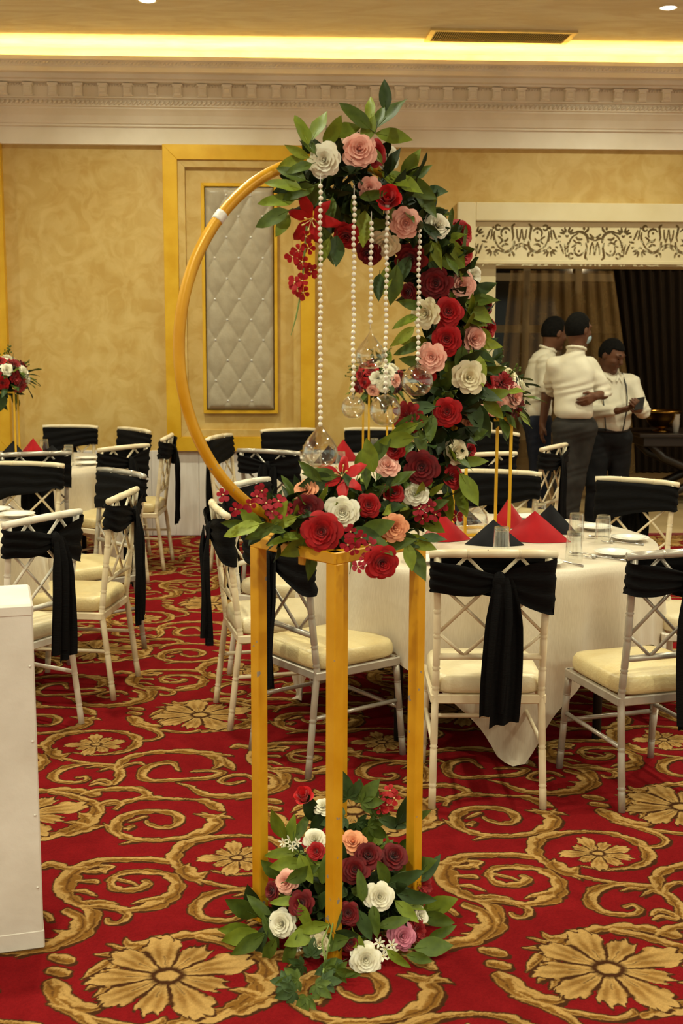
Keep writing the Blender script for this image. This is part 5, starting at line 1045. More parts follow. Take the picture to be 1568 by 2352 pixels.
FLOOR_LEAVES = [
    (-0.150, 3.324, 0.045, -0.800, -0.209, 0.563, 0.037, -0.970, 0.239, 0.094),
    (-0.125, 3.333, 0.060, -0.241, -0.143, 0.960, -0.212, -0.970, 0.120, 0.088),
    (-0.151, 3.199, 0.030, -0.932, 0.158, -0.326, 0.333, -0.824, 0.458, 0.097),
    (-0.125, 3.161, 0.030, -0.834, -0.391, -0.389, 0.327, -0.878, 0.351, 0.090),
    (-0.096, 3.173, 0.030, -0.295, -0.461, -0.837, -0.427, -0.739, 0.520, 0.085),
    (-0.165, 3.237, 0.030, -0.956, -0.274, 0.103, 0.299, -0.934, 0.194, 0.081),
    (-0.097, 3.240, 0.086, -0.660, 0.317, 0.681, 0.095, -0.778, 0.621, 0.086),
    (-0.072, 3.183, 0.063, 0.403, -0.570, -0.716, -0.022, -0.886, 0.464, 0.085),
    (-0.050, 3.410, 0.259, -0.420, -0.035, 0.907, -0.243, -0.963, -0.112, 0.084),
    (-0.018, 3.406, 0.240, 0.215, -0.054, 0.975, -0.059, -0.828, 0.558, 0.084),
    (0.014, 3.411, 0.251, 0.515, 0.375, 0.771, 0.265, -0.696, 0.667, 0.077),
    (-0.036, 3.312, 0.222, -0.996, 0.065, -0.063, 0.006, -0.781, 0.624, 0.082),
    (-0.023, 3.250, 0.217, -0.991, -0.008, -0.134, 0.168, -0.902, 0.398, 0.076),
    (0.025, 3.207, 0.229, 0.392, -0.534, -0.749, -0.476, -0.854, 0.212, 0.073),
    (0.013, 3.193, 0.211, 0.930, 0.125, 0.345, 0.212, -0.960, 0.181, 0.084),
    (0.046, 3.427, 0.304, -0.288, -0.119, 0.950, 0.209, -0.976, -0.065, 0.085),
    (0.066, 3.417, 0.268, 0.440, 0.153, 0.885, 0.384, -0.681, 0.624, 0.077),
    (0.101, 3.082, 0.069, -0.931, 0.156, -0.330, 0.225, -0.854, 0.469, 0.088),
    (0.136, 3.084, 0.086, -0.995, -0.036, 0.089, 0.394, -0.913, 0.103, 0.073),
    (0.166, 3.082, 0.062, 0.297, -0.217, -0.930, -0.158, -0.978, -0.138, 0.071),
    (0.093, 3.027, 0.030, -0.907, -0.343, -0.245, 0.119, -0.726, 0.677, 0.070),
    (0.132, 2.992, 0.030, 0.971, -0.080, -0.225, -0.170, -0.985, -0.029, 0.057),
    (0.322, 3.409, 0.309, 0.452, 0.059, 0.890, 0.212, -0.945, 0.251, 0.090),
    (0.347, 3.399, 0.286, 0.840, -0.279, 0.464, -0.264, -0.954, 0.139, 0.077),
    (0.283, 3.404, 0.271, 0.936, 0.130, -0.327, -0.380, -0.797, 0.470, 0.085),
    (0.357, 3.356, 0.157, 0.857, -0.276, 0.436, -0.478, -0.784, 0.397, 0.089),
    (0.388, 3.347, 0.147, 0.698, 0.274, 0.662, 0.225, -0.929, 0.293, 0.084),
    (0.300, 3.221, 0.181, 0.941, -0.064, 0.333, 0.402, -0.901, 0.165, 0.092),
    (0.331, 3.219, 0.129, 0.971, -0.087, -0.225, 0.453, -0.890, 0.051, 0.098),
    (0.303, 3.169, 0.116, 0.719, -0.485, -0.498, 0.035, -0.878, 0.477, 0.072),
    (0.410, 3.307, 0.058, 0.844, -0.298, 0.446, 0.070, -0.857, 0.511, 0.095),
    (0.402, 3.284, 0.030, 0.955, 0.003, -0.296, -0.488, -0.809, 0.327, 0.088),
    (0.371, 3.122, 0.030, 0.975, 0.218, -0.029, -0.211, -0.735, 0.645, 0.096),
    (0.330, 3.065, 0.030, 0.934, 0.153, -0.323, -0.315, -0.788, 0.529, 0.071),
    (0.402, 3.182, 0.030, 0.892, -0.087, 0.443, -0.465, -0.884, 0.055, 0.073),
    (0.214, 3.110, 0.121, 0.056, -0.527, -0.848, -0.396, -0.798, 0.454, 0.071),
    (0.263, 3.128, 0.099, 0.970, 0.103, 0.221, 0.205, -0.759, 0.618, 0.079),
    (0.180, 3.142, 0.195, -0.080, 0.221, 0.972, 0.349, -0.663, 0.663, 0.072),
    (0.096, 3.133, 0.188, -0.022, 0.404, 0.914, -0.458, -0.889, -0.033, 0.074),
    (0.107, 3.103, 0.139, -0.129, -0.450, -0.884, -0.182, -0.923, 0.340, 0.071),
    (0.048, 3.102, 0.103, -0.967, 0.096, -0.237, -0.476, -0.841, 0.256, 0.083),
    (0.024, 3.105, 0.077, -0.925, -0.211, -0.317, -0.429, -0.793, 0.432, 0.089),
    (-0.017, 3.099, 0.030, -0.374, -0.078, -0.924, -0.033, -0.697, 0.716, 0.083),
    (0.243, 3.189, 0.210, -0.283, -0.259, 0.923, 0.237, -0.800, 0.551, 0.073),
    (0.327, 3.380, 0.213, 0.729, -0.318, 0.607, -0.063, -0.970, 0.236, 0.077),
    (-0.071, 3.124, 0.030, -0.422, 0.112, -0.899, -0.178, -0.970, 0.166, 0.071),
    (0.079, 3.177, 0.230, 0.177, 0.197, 0.964, 0.279, -0.858, 0.433, 0.072),
    (0.123, 3.216, 0.263, -0.121, -0.073, 0.990, 0.340, -0.862, 0.375, 0.073),
    (0.184, 3.098, 0.115, 0.375, -0.309, -0.874, -0.310, -0.804, 0.508, 0.071),
    (0.271, 3.067, 0.030, 0.758, -0.384, -0.527, -0.460, -0.826, 0.326, 0.065),
    (-0.023, 3.167, 0.147, -0.999, -0.022, 0.045, -0.139, -0.703, 0.697, 0.072),
    (-0.067, 3.286, 0.181, -0.679, -0.077, 0.730, 0.302, -0.945, -0.127, 0.068),
    (0.025, 3.121, 0.125, 0.392, -0.352, -0.850, -0.534, -0.839, 0.106, 0.071)]
FLOOR_IVY = [
    (0.024, 3.040, 0.030, -0.933, -0.201, -0.297, -0.018, -0.996, -0.087, 0.060),
    (0.070, 3.016, 0.030, 0.942, 0.195, -0.275, -0.104, -0.929, 0.356, 0.058),
    (0.012, 2.964, 0.030, -0.972, -0.236, -0.020, 0.414, -0.767, 0.491, 0.064),
    (0.046, 2.941, 0.030, 0.771, -0.508, -0.383, -0.144, -0.782, 0.607, 0.056),
    (0.001, 2.911, 0.030, -0.946, -0.038, -0.321, 0.376, -0.799, 0.470, 0.058),
    (0.028, 2.890, 0.030, -0.141, -0.550, -0.823, -0.477, -0.694, 0.539, 0.055),
    (0.068, 2.951, 0.030, 0.987, 0.153, -0.049, 0.275, -0.698, 0.661, 0.052),
    (-0.016, 2.947, 0.030, -0.946, 0.324, -0.014, 0.217, -0.720, 0.660, 0.054),
    (0.042, 3.074, 0.030, 0.104, 0.266, 0.958, -0.103, -0.688, 0.719, 0.054),
    (0.104, 3.004, 0.030, 0.937, -0.348, 0.016, -0.132, -0.980, 0.146, 0.051),
    (0.156, 3.431, 0.329, -0.168, -0.110, 0.980, 0.156, -0.988, -0.012, 0.090),
    (0.188, 3.426, 0.317, 0.569, -0.032, 0.822, -0.486, -0.842, 0.235, 0.095),
    (0.213, 3.421, 0.305, 0.885, 0.233, 0.403, -0.366, -0.923, -0.117, 0.090),
    (0.175, 3.415, 0.274, 0.566, 0.118, -0.816, 0.079, -0.997, 0.001, 0.085),
    (0.207, 3.410, 0.263, 0.812, 0.115, -0.572, 0.419, -0.903, -0.096, 0.077),
    (0.149, 3.420, 0.286, -0.960, -0.155, -0.233, -0.272, -0.771, 0.576, 0.077)]
RING_CENTRE = (0.119, 3.346, 1.655); RING_DIR = (0.811, 0.585, 0.0); RING_NORMAL = (0.585, -0.811, 0.0)

# ------------------------------------------------------------------ gold flower stand with ring
SF, SL, SR, SB, SH = Vector((.103, 3.108, 0)), Vector((-.103, 3.353, 0)), Vector((.342, 3.339, 0)), Vector((.136, 3.584, 0)), 1.138
RC, RD, RN = Vector(RING_CENTRE), Vector(RING_DIR), Vector(RING_NORMAL)
sc = (SL + SR) / 2
t = thing('gold_flower_stand', 'tall gold painted metal stand with four square posts and a large ring', 'flower stand', sc)
ang = math.atan2((SR - SF).y, (SR - SF).x)
for p in (SF, SL, SR, SB):
    M_ = Matrix.Translation(p - sc) @ Matrix.Rotation(ang, 4, 'Z')
    build('post', MB().bevel_box(-.0175, .0175, -.0175, .0175, 0, SH - .03, .003).xform(M_), M['gold_stand'], t)
for a, c in ((SF, SR), (SR, SB), (SB, SL), (SL, SF)):
    d = c - a; M_ = Matrix.Translation(a - sc) @ Matrix.Rotation(math.atan2(d.y, d.x), 4, 'Z')
    build('top_bar', MB().bevel_box(-.0175, d.length + .0175, -.0175, .0175, SH - .032, SH, .003).xform(M_), M['gold_stand'], t)
a, c = (SL + SF) / 2 - sc, (SR + SB) / 2 - sc
build('ring_socket', MB().tube([(a.x * .6 - .02, a.y * .6, SH - .065), (a.x * .6 - .02, a.y * .6, SH + .03)], .020, 12), M['gold_stand'], t)
build('ring_socket', MB().tube([(c.x * .6, c.y * .6, SH - .065), (c.x * .6, c.y * .6, SH + .03)], .020, 12), M['gold_stand'], t)
build('cross_bar', MB().tube([(a.x, a.y, SH - .016), (c.x, c.y, SH - .016)], .012, 8), M['gold_stand'], t)
pts = [RC - sc + RD * (.5 * math.cos(k / 96 * 2 * math.pi)) + Vector((0, 0, .5 * math.sin(k / 96 * 2 * math.pi))) for k in range(96)]
ring = build('ring', MB().tube(pts, .0148, 12, closed=True), M['gold_stand'], t, smooth=True)
ta = math.radians(139)
build('tape_band', MB().tube([RC - sc + RD * (.5 * math.cos(ta + e)) + Vector((0, 0, .5 * math.sin(ta + e))) for e in (-.026, -.013, 0, .013, .026)], .0158, 12), M['tape'], t, smooth=True)

# ------------------------------------------------------------------ flower and leaf meshes (unit size)
def petal_grid(mb, a, w, R, H, z0, curl, rs, nu=4, nv=4, jag=0, cup=.12, point=0.0):
    def fn(u, v):
        s = (u - .5) * 2; t = v * (1 - .16 * abs(s) ** 2.2 - point * abs(s))
        wid = w * (math.sin(math.pi * (.16 + .60 * v)) ** .8) * (1 - point * v * .9)
        th = a + s * wid; r = R * (t ** .8) * (1 + cup * s * s * (1 - v)) + .02
        z = z0 + H * t ** .75 - curl * max(0, t - .62) ** 2 * 4 + jag * (rs.random() - .5) * (v > .9)
        return (r * math.cos(th), r * math.sin(th), z)
    mb.grid(fn, nu, nv)
def rose(sd, style):
    rs = random.Random(sd); mb = MB()
    L = {'open': [(3, .12, .60, 1.3, 0), (4, .24, .62, 1.05, .02), (5, .39, .62, .9, .06), (6, .57, .57, .8, .14), (7, .79, .47, .7, .24), (7, 1.0, .30, .62, .28)],
         'full': [(3, .13, .68, 1.3, 0), (5, .27, .70, 1.0, .03), (6, .44, .68, .85, .08), (6, .64, .60, .78, .18), (7, .86, .44, .68, .30), (6, 1.0, .18, .68, .26)],
         'loose': [(3, .16, .62, 1.2, .03), (5, .33, .64, .9, .08), (6, .53, .60, .78, .15), (6, .78, .48, .70, .22), (7, 1.02, .24, .58, .18)],
         'bud': [(3, .2, 1.1, 1.3, 0), (4, .34, 1.15, 1.05, .1), (4, .5, 1.0, .95, .3)]}[style]
    ph = 0; hh = L[0][2]
    mb.lathe([(.02, hh * .15), (.075, hh * .3), (.075, hh * .5), (.035, hh * .62), (.001, hh * .64)], 8)
    for n, R, H, w, curl in L:
        ph += .7
        for k in range(n):
            petal_grid(mb, ph + k * 2 * math.pi / n + rs.uniform(-.14, .14), w * rs.uniform(.9, 1.1), R * rs.uniform(.92, 1.07), H * rs.uniform(.92, 1.08), -.1, curl * rs.uniform(.6, 1.3), rs, jag=.05 if style == 'loose' else .02)
    return mb.mesh('rose', True)
def carnation(sd):
    rs = random.Random(sd); mb = MB()
    for n, R, H in ((6, .3, .6), (9, .55, .55), (11, .8, .4), (13, 1.0, .2)):
        for k in range(n): petal_grid(mb, k * 2 * math.pi / n + rs.uniform(-.2, .2), .32, R * rs.uniform(.85, 1.1), H * rs.uniform(.85, 1.15), -.05, .08, rs, 4, 3, jag=.16)
    return mb.mesh('carnation', True)
def lily(sd):
    rs = random.Random(sd); mb = MB()
    for k in range(6): petal_grid(mb, k * math.pi / 3 + rs.uniform(-.1, .1), .62, 1.15 if k % 2 else 1.0, .4, -.1, .5, rs, 4, 6, cup=.05, point=.32)
    return mb.mesh('petals', True)
def blossom(sd):
    rs = random.Random(sd); mb = MB()
    for k in range(5): petal_grid(mb, k * 2 * math.pi / 5 + rs.uniform(-.15, .15), .55, rs.uniform(.8, 1.15), rs.uniform(.1, .45), -.05, rs.uniform(0, .25), rs, 4, 4, jag=.08)
    return mb.mesh('blossom', True)
def star(sd):
    rs = random.Random(sd); mb = MB()
    for k in range(6): petal_grid(mb, k * math.pi / 3, .44, 1, rs.uniform(.2, .6), 0, .1, rs, 3, 4, point=.25)
    return mb.mesh('blossom', True)
ROSE = {'red': [rose(1, 'open'), rose(2, 'full')], 'darkred': [rose(3, 'full'), rose(4, 'loose')], 'white': [rose(5, 'full'), rose(6, 'open')], 'cream': [rose(7, 'loose'), rose(8, 'loose')],
        'blush': [rose(9, 'loose'), rose(10, 'full')], 'peach': [rose(11, 'loose')], 'mauve': [rose(12, 'full')], 'redbud': [rose(13, 'bud')], 'carnation': [carnation(1), carnation(2)]}
LILY, BLOS, STAR = lily(1), [blossom(1), blossom(2)], star(1)
eye_m = MB().lathe([(.0001, .16), (.08, .14), (.1, .08), (.06, .02)], 8).mesh('flower_centre', True)
def stam(sd):
    mb = MB(); rs = random.Random(sd)
    for k in range(5):
        a = k * 1.257; c, s_ = math.cos(a), math.sin(a); mb.tube([(0, 0, .1), (.08 * c, .08 * s_, .4), (.22 * c, .22 * s_, .72)], .014, 5); mb.tube([(.2 * c, .2 * s_, .70), (.27 * c, .27 * s_, .78)], .035, 5)
    return mb.mesh('stamens', True)
STAM = stam(1)
def leaf_mesh(w=.195, bend=.12, fold=.16, nv=6):
    def fn(u, v):
        s = (u - .5) * 2; ww = w * 1.08 * (math.sin(math.pi * min(1, (v * .985 + .015) ** .82)) ** .85)
        return (s * ww, v, fold * abs(s) * ww * 1.6 - bend * v * v + .03 * math.sin(v * 9) * s)
    return MB().grid(fn, 4, nv).tube([(0, -.16, .01), (0, 0, .002), (0, .3, -.004)], [.014, .014, .008], 4)
LEAF = [leaf_mesh().mesh('leaf', True), leaf_mesh(.165, .2, .2).mesh('leaf', True), leaf_mesh(.22, .05, .12).mesh('leaf', True)]
def ivy_mesh():
    mb = MB()
    for a, l in ((0, 1), (48, .8), (-48, .8), (95, .5), (-95, .5)):
        q = leaf_mesh(.24, .1, .15, 4); q.xform(Matrix.Translation((0, .12, 0)) @ Matrix.Rotation(math.radians(a), 4, 'Z') @ Matrix.Scale(l, 4)); mb.add(q.v, q.f)
    return mb.mesh('ivy_leaf', True)
IVYM = ivy_mesh()
def orient(p, y, n, s):
    y = Vector(y).normalized(); n = Vector(n); n = (n - y * n.dot(y)).normalized(); x = y.cross(n)
    return Matrix(((x.x, y.x, n.x, 0), (x.y, y.y, n.y, 0), (x.z, y.z, n.z, 0), (0, 0, 0, 1))) if s is None else Matrix.Translation(p) @ Matrix(((x.x, y.x, n.x, 0), (x.y, y.y, n.y, 0), (x.z, y.z, n.z, 0), (0, 0, 0, 1))) @ Matrix.Scale(s, 4)
def put(name, me, m, par, M_):
    o = link(name, me, m, par); o.matrix_local = M_; return o
def put_flower(par, base, kind, x, y, z, r, nx, ny, nz, spin=None):
    p = Vector((x, y, z)) - base; n = Vector((nx, ny, nz)).normalized()
    q = n.to_track_quat('Z', 'Y') @ Quaternion((0, 0, 1), random.uniform(0, 6.28) if spin is None else spin)
    M_ = Matrix.Translation(p - n * r * .25) @ q.to_matrix().to_4x4() @ Matrix.Scale(r, 4)
    if kind == 'lily':
        o = put('lily', LILY, M['p_lily'], par, M_); link('stamens', STAM, M['stamen'], o); return o
    if kind in ('blossom', 'redblossom', 'whiteblossom'):
        mm = {'blossom': 'p_blossom', 'redblossom': 'p_red', 'whiteblossom': 'p_white'}[kind]
        o = put('blossom', STAR if kind == 'whiteblossom' else random.choice(BLOS), M[mm], par, M_); link('flower_centre', eye_m, M['stamen'], o, scale=1.3); return o
    if kind == 'redbud': M_ = M_ @ Matrix.Scale(1.5, 4)
    me = random.choice(ROSE[kind]); nm = 'carnation' if kind == 'carnation' else 'rose'
    return put(nm, me, M['p_' + kind], par, M_)
def filler(name, par, base, spots, m):
    # hidden inner foliage, too dense to count: one mesh
    mb = MB()
    src = leaf_mesh(.21, .12, .16, 3)
    for p, y, n, s in spots:
        M_ = orient(p - base, y, n, s); mb.add([tuple(M_ @ Vector(v)) for v in src.v], src.f)
    return tag(build(name, mb, m, par, smooth=True), kind='stuff')
def rdir(rs):
    while True:
        v = Vector((rs.uniform(-1, 1), rs.uniform(-1, 1), rs.uniform(-1, 1)))
        if .1 < v.length < 1: return v.normalized()
# garland on the ring
gb = Vector(GARLAND_ARC[7][:3])
gar = thing('flower_garland', 'large garland of red, white and blush roses with leaves on the gold ring', 'flower garland', gb)
for f in GARLAND_FLOWERS: put_flower(gar, gb, *f)
for f in GARLAND_LILIES: put_flower(gar, gb, *f)
for f in GARLAND_BLOSSOMS: put_flower(gar, gb, 'blossom', *f[1:])
for f in HANGING_BLOSSOMS: put_flower(gar, gb, 'redblossom', *f[1:])
build('hanging_stem', MB().tube([Vector(p) - gb for p in HANGING_STEM], [.003, .003, .003, .0025, .002, .001], 5), M['stem'], gar)
rs = random.Random(21)
for l in GARLAND_LEAVES:
    p = Vector(l[:3]); put('leaf', rs.choice(LEAF), rs.choice([M['leaf'][i] for i in (0, 0, 1, 1, 3, 4)]), gar, orient(p - gb - Vector(l[3:6]) * l[9] * .5, l[3:6], l[6:9], l[9] * 1.16))
AR = [(Vector(a[:3]), a[3]) for a in GARLAND_ARC]
def arc_at(u):
    f = u * (len(AR) - 1); k = min(int(f), len(AR) - 2); f -= k
    return AR[k][0].lerp(AR[k + 1][0], f), AR[k][1] * (1 - f) + AR[k + 1][1] * f, (AR[k + 1][0] - AR[k][0]).normalized()
for k in range(190):
    c, R, T = arc_at(rs.random()); o = rdir(rs); o = (o - T * o.dot(T) * .7).normalized()
    if o.dot(RN) < -.35: o = -o
    d = (o * .8 + rdir(rs) * .9 + T * rs.uniform(-.5, .5)).normalized(); ln = rs.uniform(.07, .095)
    p = c + o * R * rs.uniform(.35, .72)
    put('leaf', rs.choice(LEAF), rs.choice([M['leaf'][i] for i in (0, 0, 1, 2, 2, 3, 4)]), gar, orient(p - gb, d, (o + RN * .6 + rdir(rs) * .4), ln))
sp = []
for k in range(1100):
    c, R, T = arc_at(rs.random()); o = rdir(rs); o = (o - T * o.dot(T) * .6).normalized(); p = c + o * R * rs.uniform(.0, .6)
    sp.append((p, (o + rdir(rs)).normalized(), o + rdir(rs) * .6, rs.uniform(.06, .09)))
filler('inner_foliage', gar, gb, sp, M['leaf'][2])
mb = MB()
for k in range(40):
    c, R, T = arc_at(rs.random()); o = rdir(rs); mb.tube([c - gb, c + o * R * .5 - gb, c + (o + rdir(rs) * .3) * R * .85 - gb], [.003, .0025, .002], 5)
tag(build('twigs', mb, mat('brown_twig', lin(96, 76, 48), lin(76, 60, 38), rough=.8), gar), kind='stuff')

# pearl strings with glass globes
pm_ = MB().lathe([(.0001, -1), (.38, -.92), (.71, -.71), (.92, -.38), (1, 0), (.92, .38), (.71, .71), (.38, .92), (.0001, 1)], 12).mesh('pearl', True)
names = ['longest pearl string with a drop-shaped glass globe, at left', 'second pearl string from left with a small round globe', 'shortest pearl string with a drop-shaped globe in the middle', 'fourth pearl string from left with a large round globe', 'rightmost pearl string with a round globe against the roses']
def globe(kind, r):
    if kind == 'drop': pr = [(.001, -.92), (.45, -.92), (.8, -.66), (1, -.18), (.95, .25), (.72, .68), (.42, 1.05), (.2, 1.36), (.09, 1.6), (.06, 1.8)]
    else: pr = [(.001, -.93), (.4, -.92), (.74, -.68), (.96, -.28), (1, .08), (.9, .45), (.66, .76), (.34, .95), (.12, 1.02), (.08, 1.14)]
    n = 32; mb = MB(); pp = [(a * r, b * r) for a, b in pr]
    # fine profile
    Q = catmull([(a, b, 0) for a, b in pp], 4); m = len(Q)
    for a, b, _ in Q:
        for k in range(n): mb.v.append((max(a, .0003) * math.cos(2 * math.pi * k / n), max(a, .0003) * math.sin(2 * math.pi * k / n), b))
    for i in range(m - 1):
        for k in range(n):
            k2 = (k + 1) % n; q = (i * n + k, i * n + k2, (i + 1) * n + k2, (i + 1) * n + k)
            cx = sum(mb.v[j][0] for j in q) / 4; cy = sum(mb.v[j][1] for j in q) / 4; cz = sum(mb.v[j][2] for j in q) / 4
            if (cx - r * .35) ** 2 + (cz + r * .05) ** 2 < (r * .5) ** 2 and cy < 0: continue     # front opening
            mb.f.append(q)
    return mb
for (kind, x, y, zt, zb, zg, r), lab in zip(PEARL_STRINGS, names):
    t = thing('pearl_string', lab, 'pearl string', (x, y, zt))
    k = 0; z = zt + .03; rs2 = random.Random(int(x * 1000))
    while z > zb:
        link('pearl', pm_, M['pearl'], t, loc=(.0012 * math.sin(k * .7), .0008 * math.cos(k), z - zt), scale=.0060); z -= .0150; k += 1
    top = zg + r * (1.8 if kind == 'drop' else 1.14)
    build('thread', MB().tube([(0, 0, .06), (0, 0, (zb - zt)), (0, 0, top - zt)], .0009, 5), M['tape'], t)
    o = build('globe', globe(kind, r), M['glass'], t, smooth=True, loc=(0, 0, zg - zt))
    so = o.modifiers.new('wall', 'SOLIDIFY'); so.thickness = .0022
    build('globe_hook', MB().tube([(r * .1 * math.cos(a), 0, r * .1 * math.sin(a)) for a in [i * .8 for i in range(8)]], .0012, 5), M['glass_thick'], t, loc=(0, 0, top - zt))

# arrangement on the carpet between the posts
fb = Vector((sc.x + .01, sc.y - .02, 0))
arr = thing('floor_flower_arrangement', 'round arrangement of roses and leaves on the carpet under the gold stand', 'flower arrangement', fb)
for f in FLOOR_FLOWERS: put_flower(arr, fb, *f)
for f in FLOOR_RED_BLOSSOMS: put_flower(arr, fb, 'redblossom', *f[1:])
for f in FLOOR_WHITE_BLOSSOMS: put_flower(arr, fb, 'whiteblossom', *f[1:])
for l in FLOOR_LEAVES:
    p = Vector(l[:3]) - Vector(l[3:6]) * l[9] * .5; p.z = max(p.z, .02)
    put('leaf', rs.choice(LEAF), rs.choice([M['leaf'][i] for i in (0, 0, 1, 1, 2, 4)]), arr, orient(p - fb, l[3:6], l[6:9], l[9] * 1.2))
for l in FLOOR_IVY:
    p = Vector(l[:3]); p.z = max(p.z, .025)
    put('ivy_leaf', IVYM, M['leaf'][rs.choice((0, 0, 4))], arr, orient(p - fb, l[3:6], l[6:9], l[9] * .95))
for k in range(70):
    o = rdir(rs); o.z = abs(o.z); p = fb + Vector((o.x * .2, o.y * .2, .02 + o.z * .21)); d = (o + rdir(rs) * .8).normalized(); d.z = max(d.z, -.1)
    put('leaf', rs.choice(LEAF), rs.choice([M['leaf'][i] for i in (0, 1, 2, 2, 4)]), arr, orient(p - fb, d, o + rdir(rs) * .5, rs.uniform(.06, .085)))
sp = []
for k in range(420):
    o = rdir(rs); o.z = abs(o.z); q = rs.uniform(.2, .82); p = fb + Vector((o.x * .22 * q, o.y * .22 * q, .03 + o.z * .22 * q)); d = (o + rdir(rs) * .7); d.z = max(d.z, 0); sp.append((p, d.normalized(), o + rdir(rs) * .6, rs.uniform(.05, .075)))
filler('inner_foliage', arr, fb, sp, M['leaf'][2])
mb = MB()
for pts in ([(.0, -.16, .2), (-.03, -.24, .12), (-.05, -.28, .04), (-.06, -.33, .02)], [(-.02, -.2, .14), (-.06, -.26, .08), (-.05, -.30, .03)]): mb.tube(pts, .0025, 5)
build('vine_stems', mb, M['stem'], arr)

# ------------------------------------------------------------------ table centrepieces: thin gold stand + flower ball
def centrepiece(x, y, slabel, flabel, hgt, w, seed, rz, rb):
    t = thing('centrepiece_stand', slabel, 'centrepiece stand', (x, y, TZ), rz, 'thin gold centrepiece stands')
    for sx_ in (-1, 1):
        for sy_ in (-1, 1): build('post', MB().box(sx_ * w - .006, sx_ * w + .006, sy_ * w - .006, sy_ * w + .006, .012, hgt), M['gold'], t)
    build('base_frame', MB().box(-w - .006, w + .006, -w - .006, -w + .006, 0, .012).box(-w - .006, w + .006, w - .006, w + .006, 0, .012).box(-w - .006, -w + .006, -w, w, 0, .012).box(w - .006, w + .006, -w, w, 0, .012), M['gold'], t)
    build('top_frame', MB().box(-w - .006, w + .006, -w - .006, -w + .006, hgt, hgt + .012).box(-w - .006, w + .006, w - .006, w + .006, hgt, hgt + .012).box(-w - .006, -w + .006, -w, w, hgt, hgt + .012).box(w - .006, w + .006, -w, w, hgt, hgt + .012).box(-w, w, -.006, .006, hgt, hgt + .012), M['gold'], t)
    base = Vector((x, y, TZ + hgt + .012)); a = thing('flower_ball', flabel, 'flower arrangement', base, 0, 'centrepiece flower balls'); r = random.Random(seed)
    c = Vector((0, 0, rb * .55)); kinds = ['white', 'cream', 'red', 'blush', 'darkred', 'carnation', 'white']
    for k in range(30):
        z = 1 - 2 * (k + .5) / 30 * .80; q = math.sqrt(max(0, 1 - z * z)); th = k * 2.39996
        n = Vector((q * math.cos(th), q * math.sin(th), z)); p = c + Vector((n.x * rb, n.y * rb, n.z * rb * .8))
        put_flower(a, Vector((0, 0, 0)), r.choice(kinds), *p, rb * r.uniform(.26, .34), *n)
    for k in range(46):
        o = rdir(r); o.z = o.z * .8 - .25; o.normalize(); p = c + Vector((o.x * rb * .9, o.y * rb * .9, o.z * rb * .75)); d = (o + rdir(r) * .6 + Vector((0, 0, -.25))).normalized()
        put('leaf', r.choice(LEAF), M['leaf'][r.choice((0, 1, 2, 4))], a, orient(p, d, o + Vector((0, 0, 1)), rb * r.uniform(.5, .75)))
    sp = []
    for k in range(160):
        o = rdir(r); p = c + Vector((o.x, o.y, o.z * .8)) * rb * r.uniform(.2, .8); sp.append((p, (o + rdir(r)).normalized(), o + rdir(r), rb * .5))
    filler('inner_foliage', a, Vector((0, 0, 0)), sp, M['leaf'][2])
    mb = MB()
    for k in range(10):
        o = rdir(r); o.z = abs(o.z) * .9; o.normalize(); q = c + o * rb * 1.0
        for j in range(9):
            e = q + o * rb * (.04 * j) + rdir(r) * rb * .1; mb.tube([q, e], [.0015, .0012], 4); mb.tube([e - o * .006, e, e + o * .006], [.002, .007, .002], 5)
    tag(build('filler_sprigs', mb, M['leaf'][0], a), kind='stuff')
centrepiece(.87, 5.63, 'thin gold four-post stand on the front table', 'ball of roses half hidden by the garland, in front of the men', .53, .105, 1, math.radians(8), .185)
centrepiece(.60, 8.80, 'thin gold four-post stand on the table behind the garland', 'ball of pale roses on gold posts seen behind the glass globes', .47, .09, 4, math.radians(10), .175)
centrepiece(-2.09, 8.85, 'thin gold four-post stand at the far left edge', 'ball of roses cut by the left picture edge', .48, .09, 6, math.radians(4), .18)

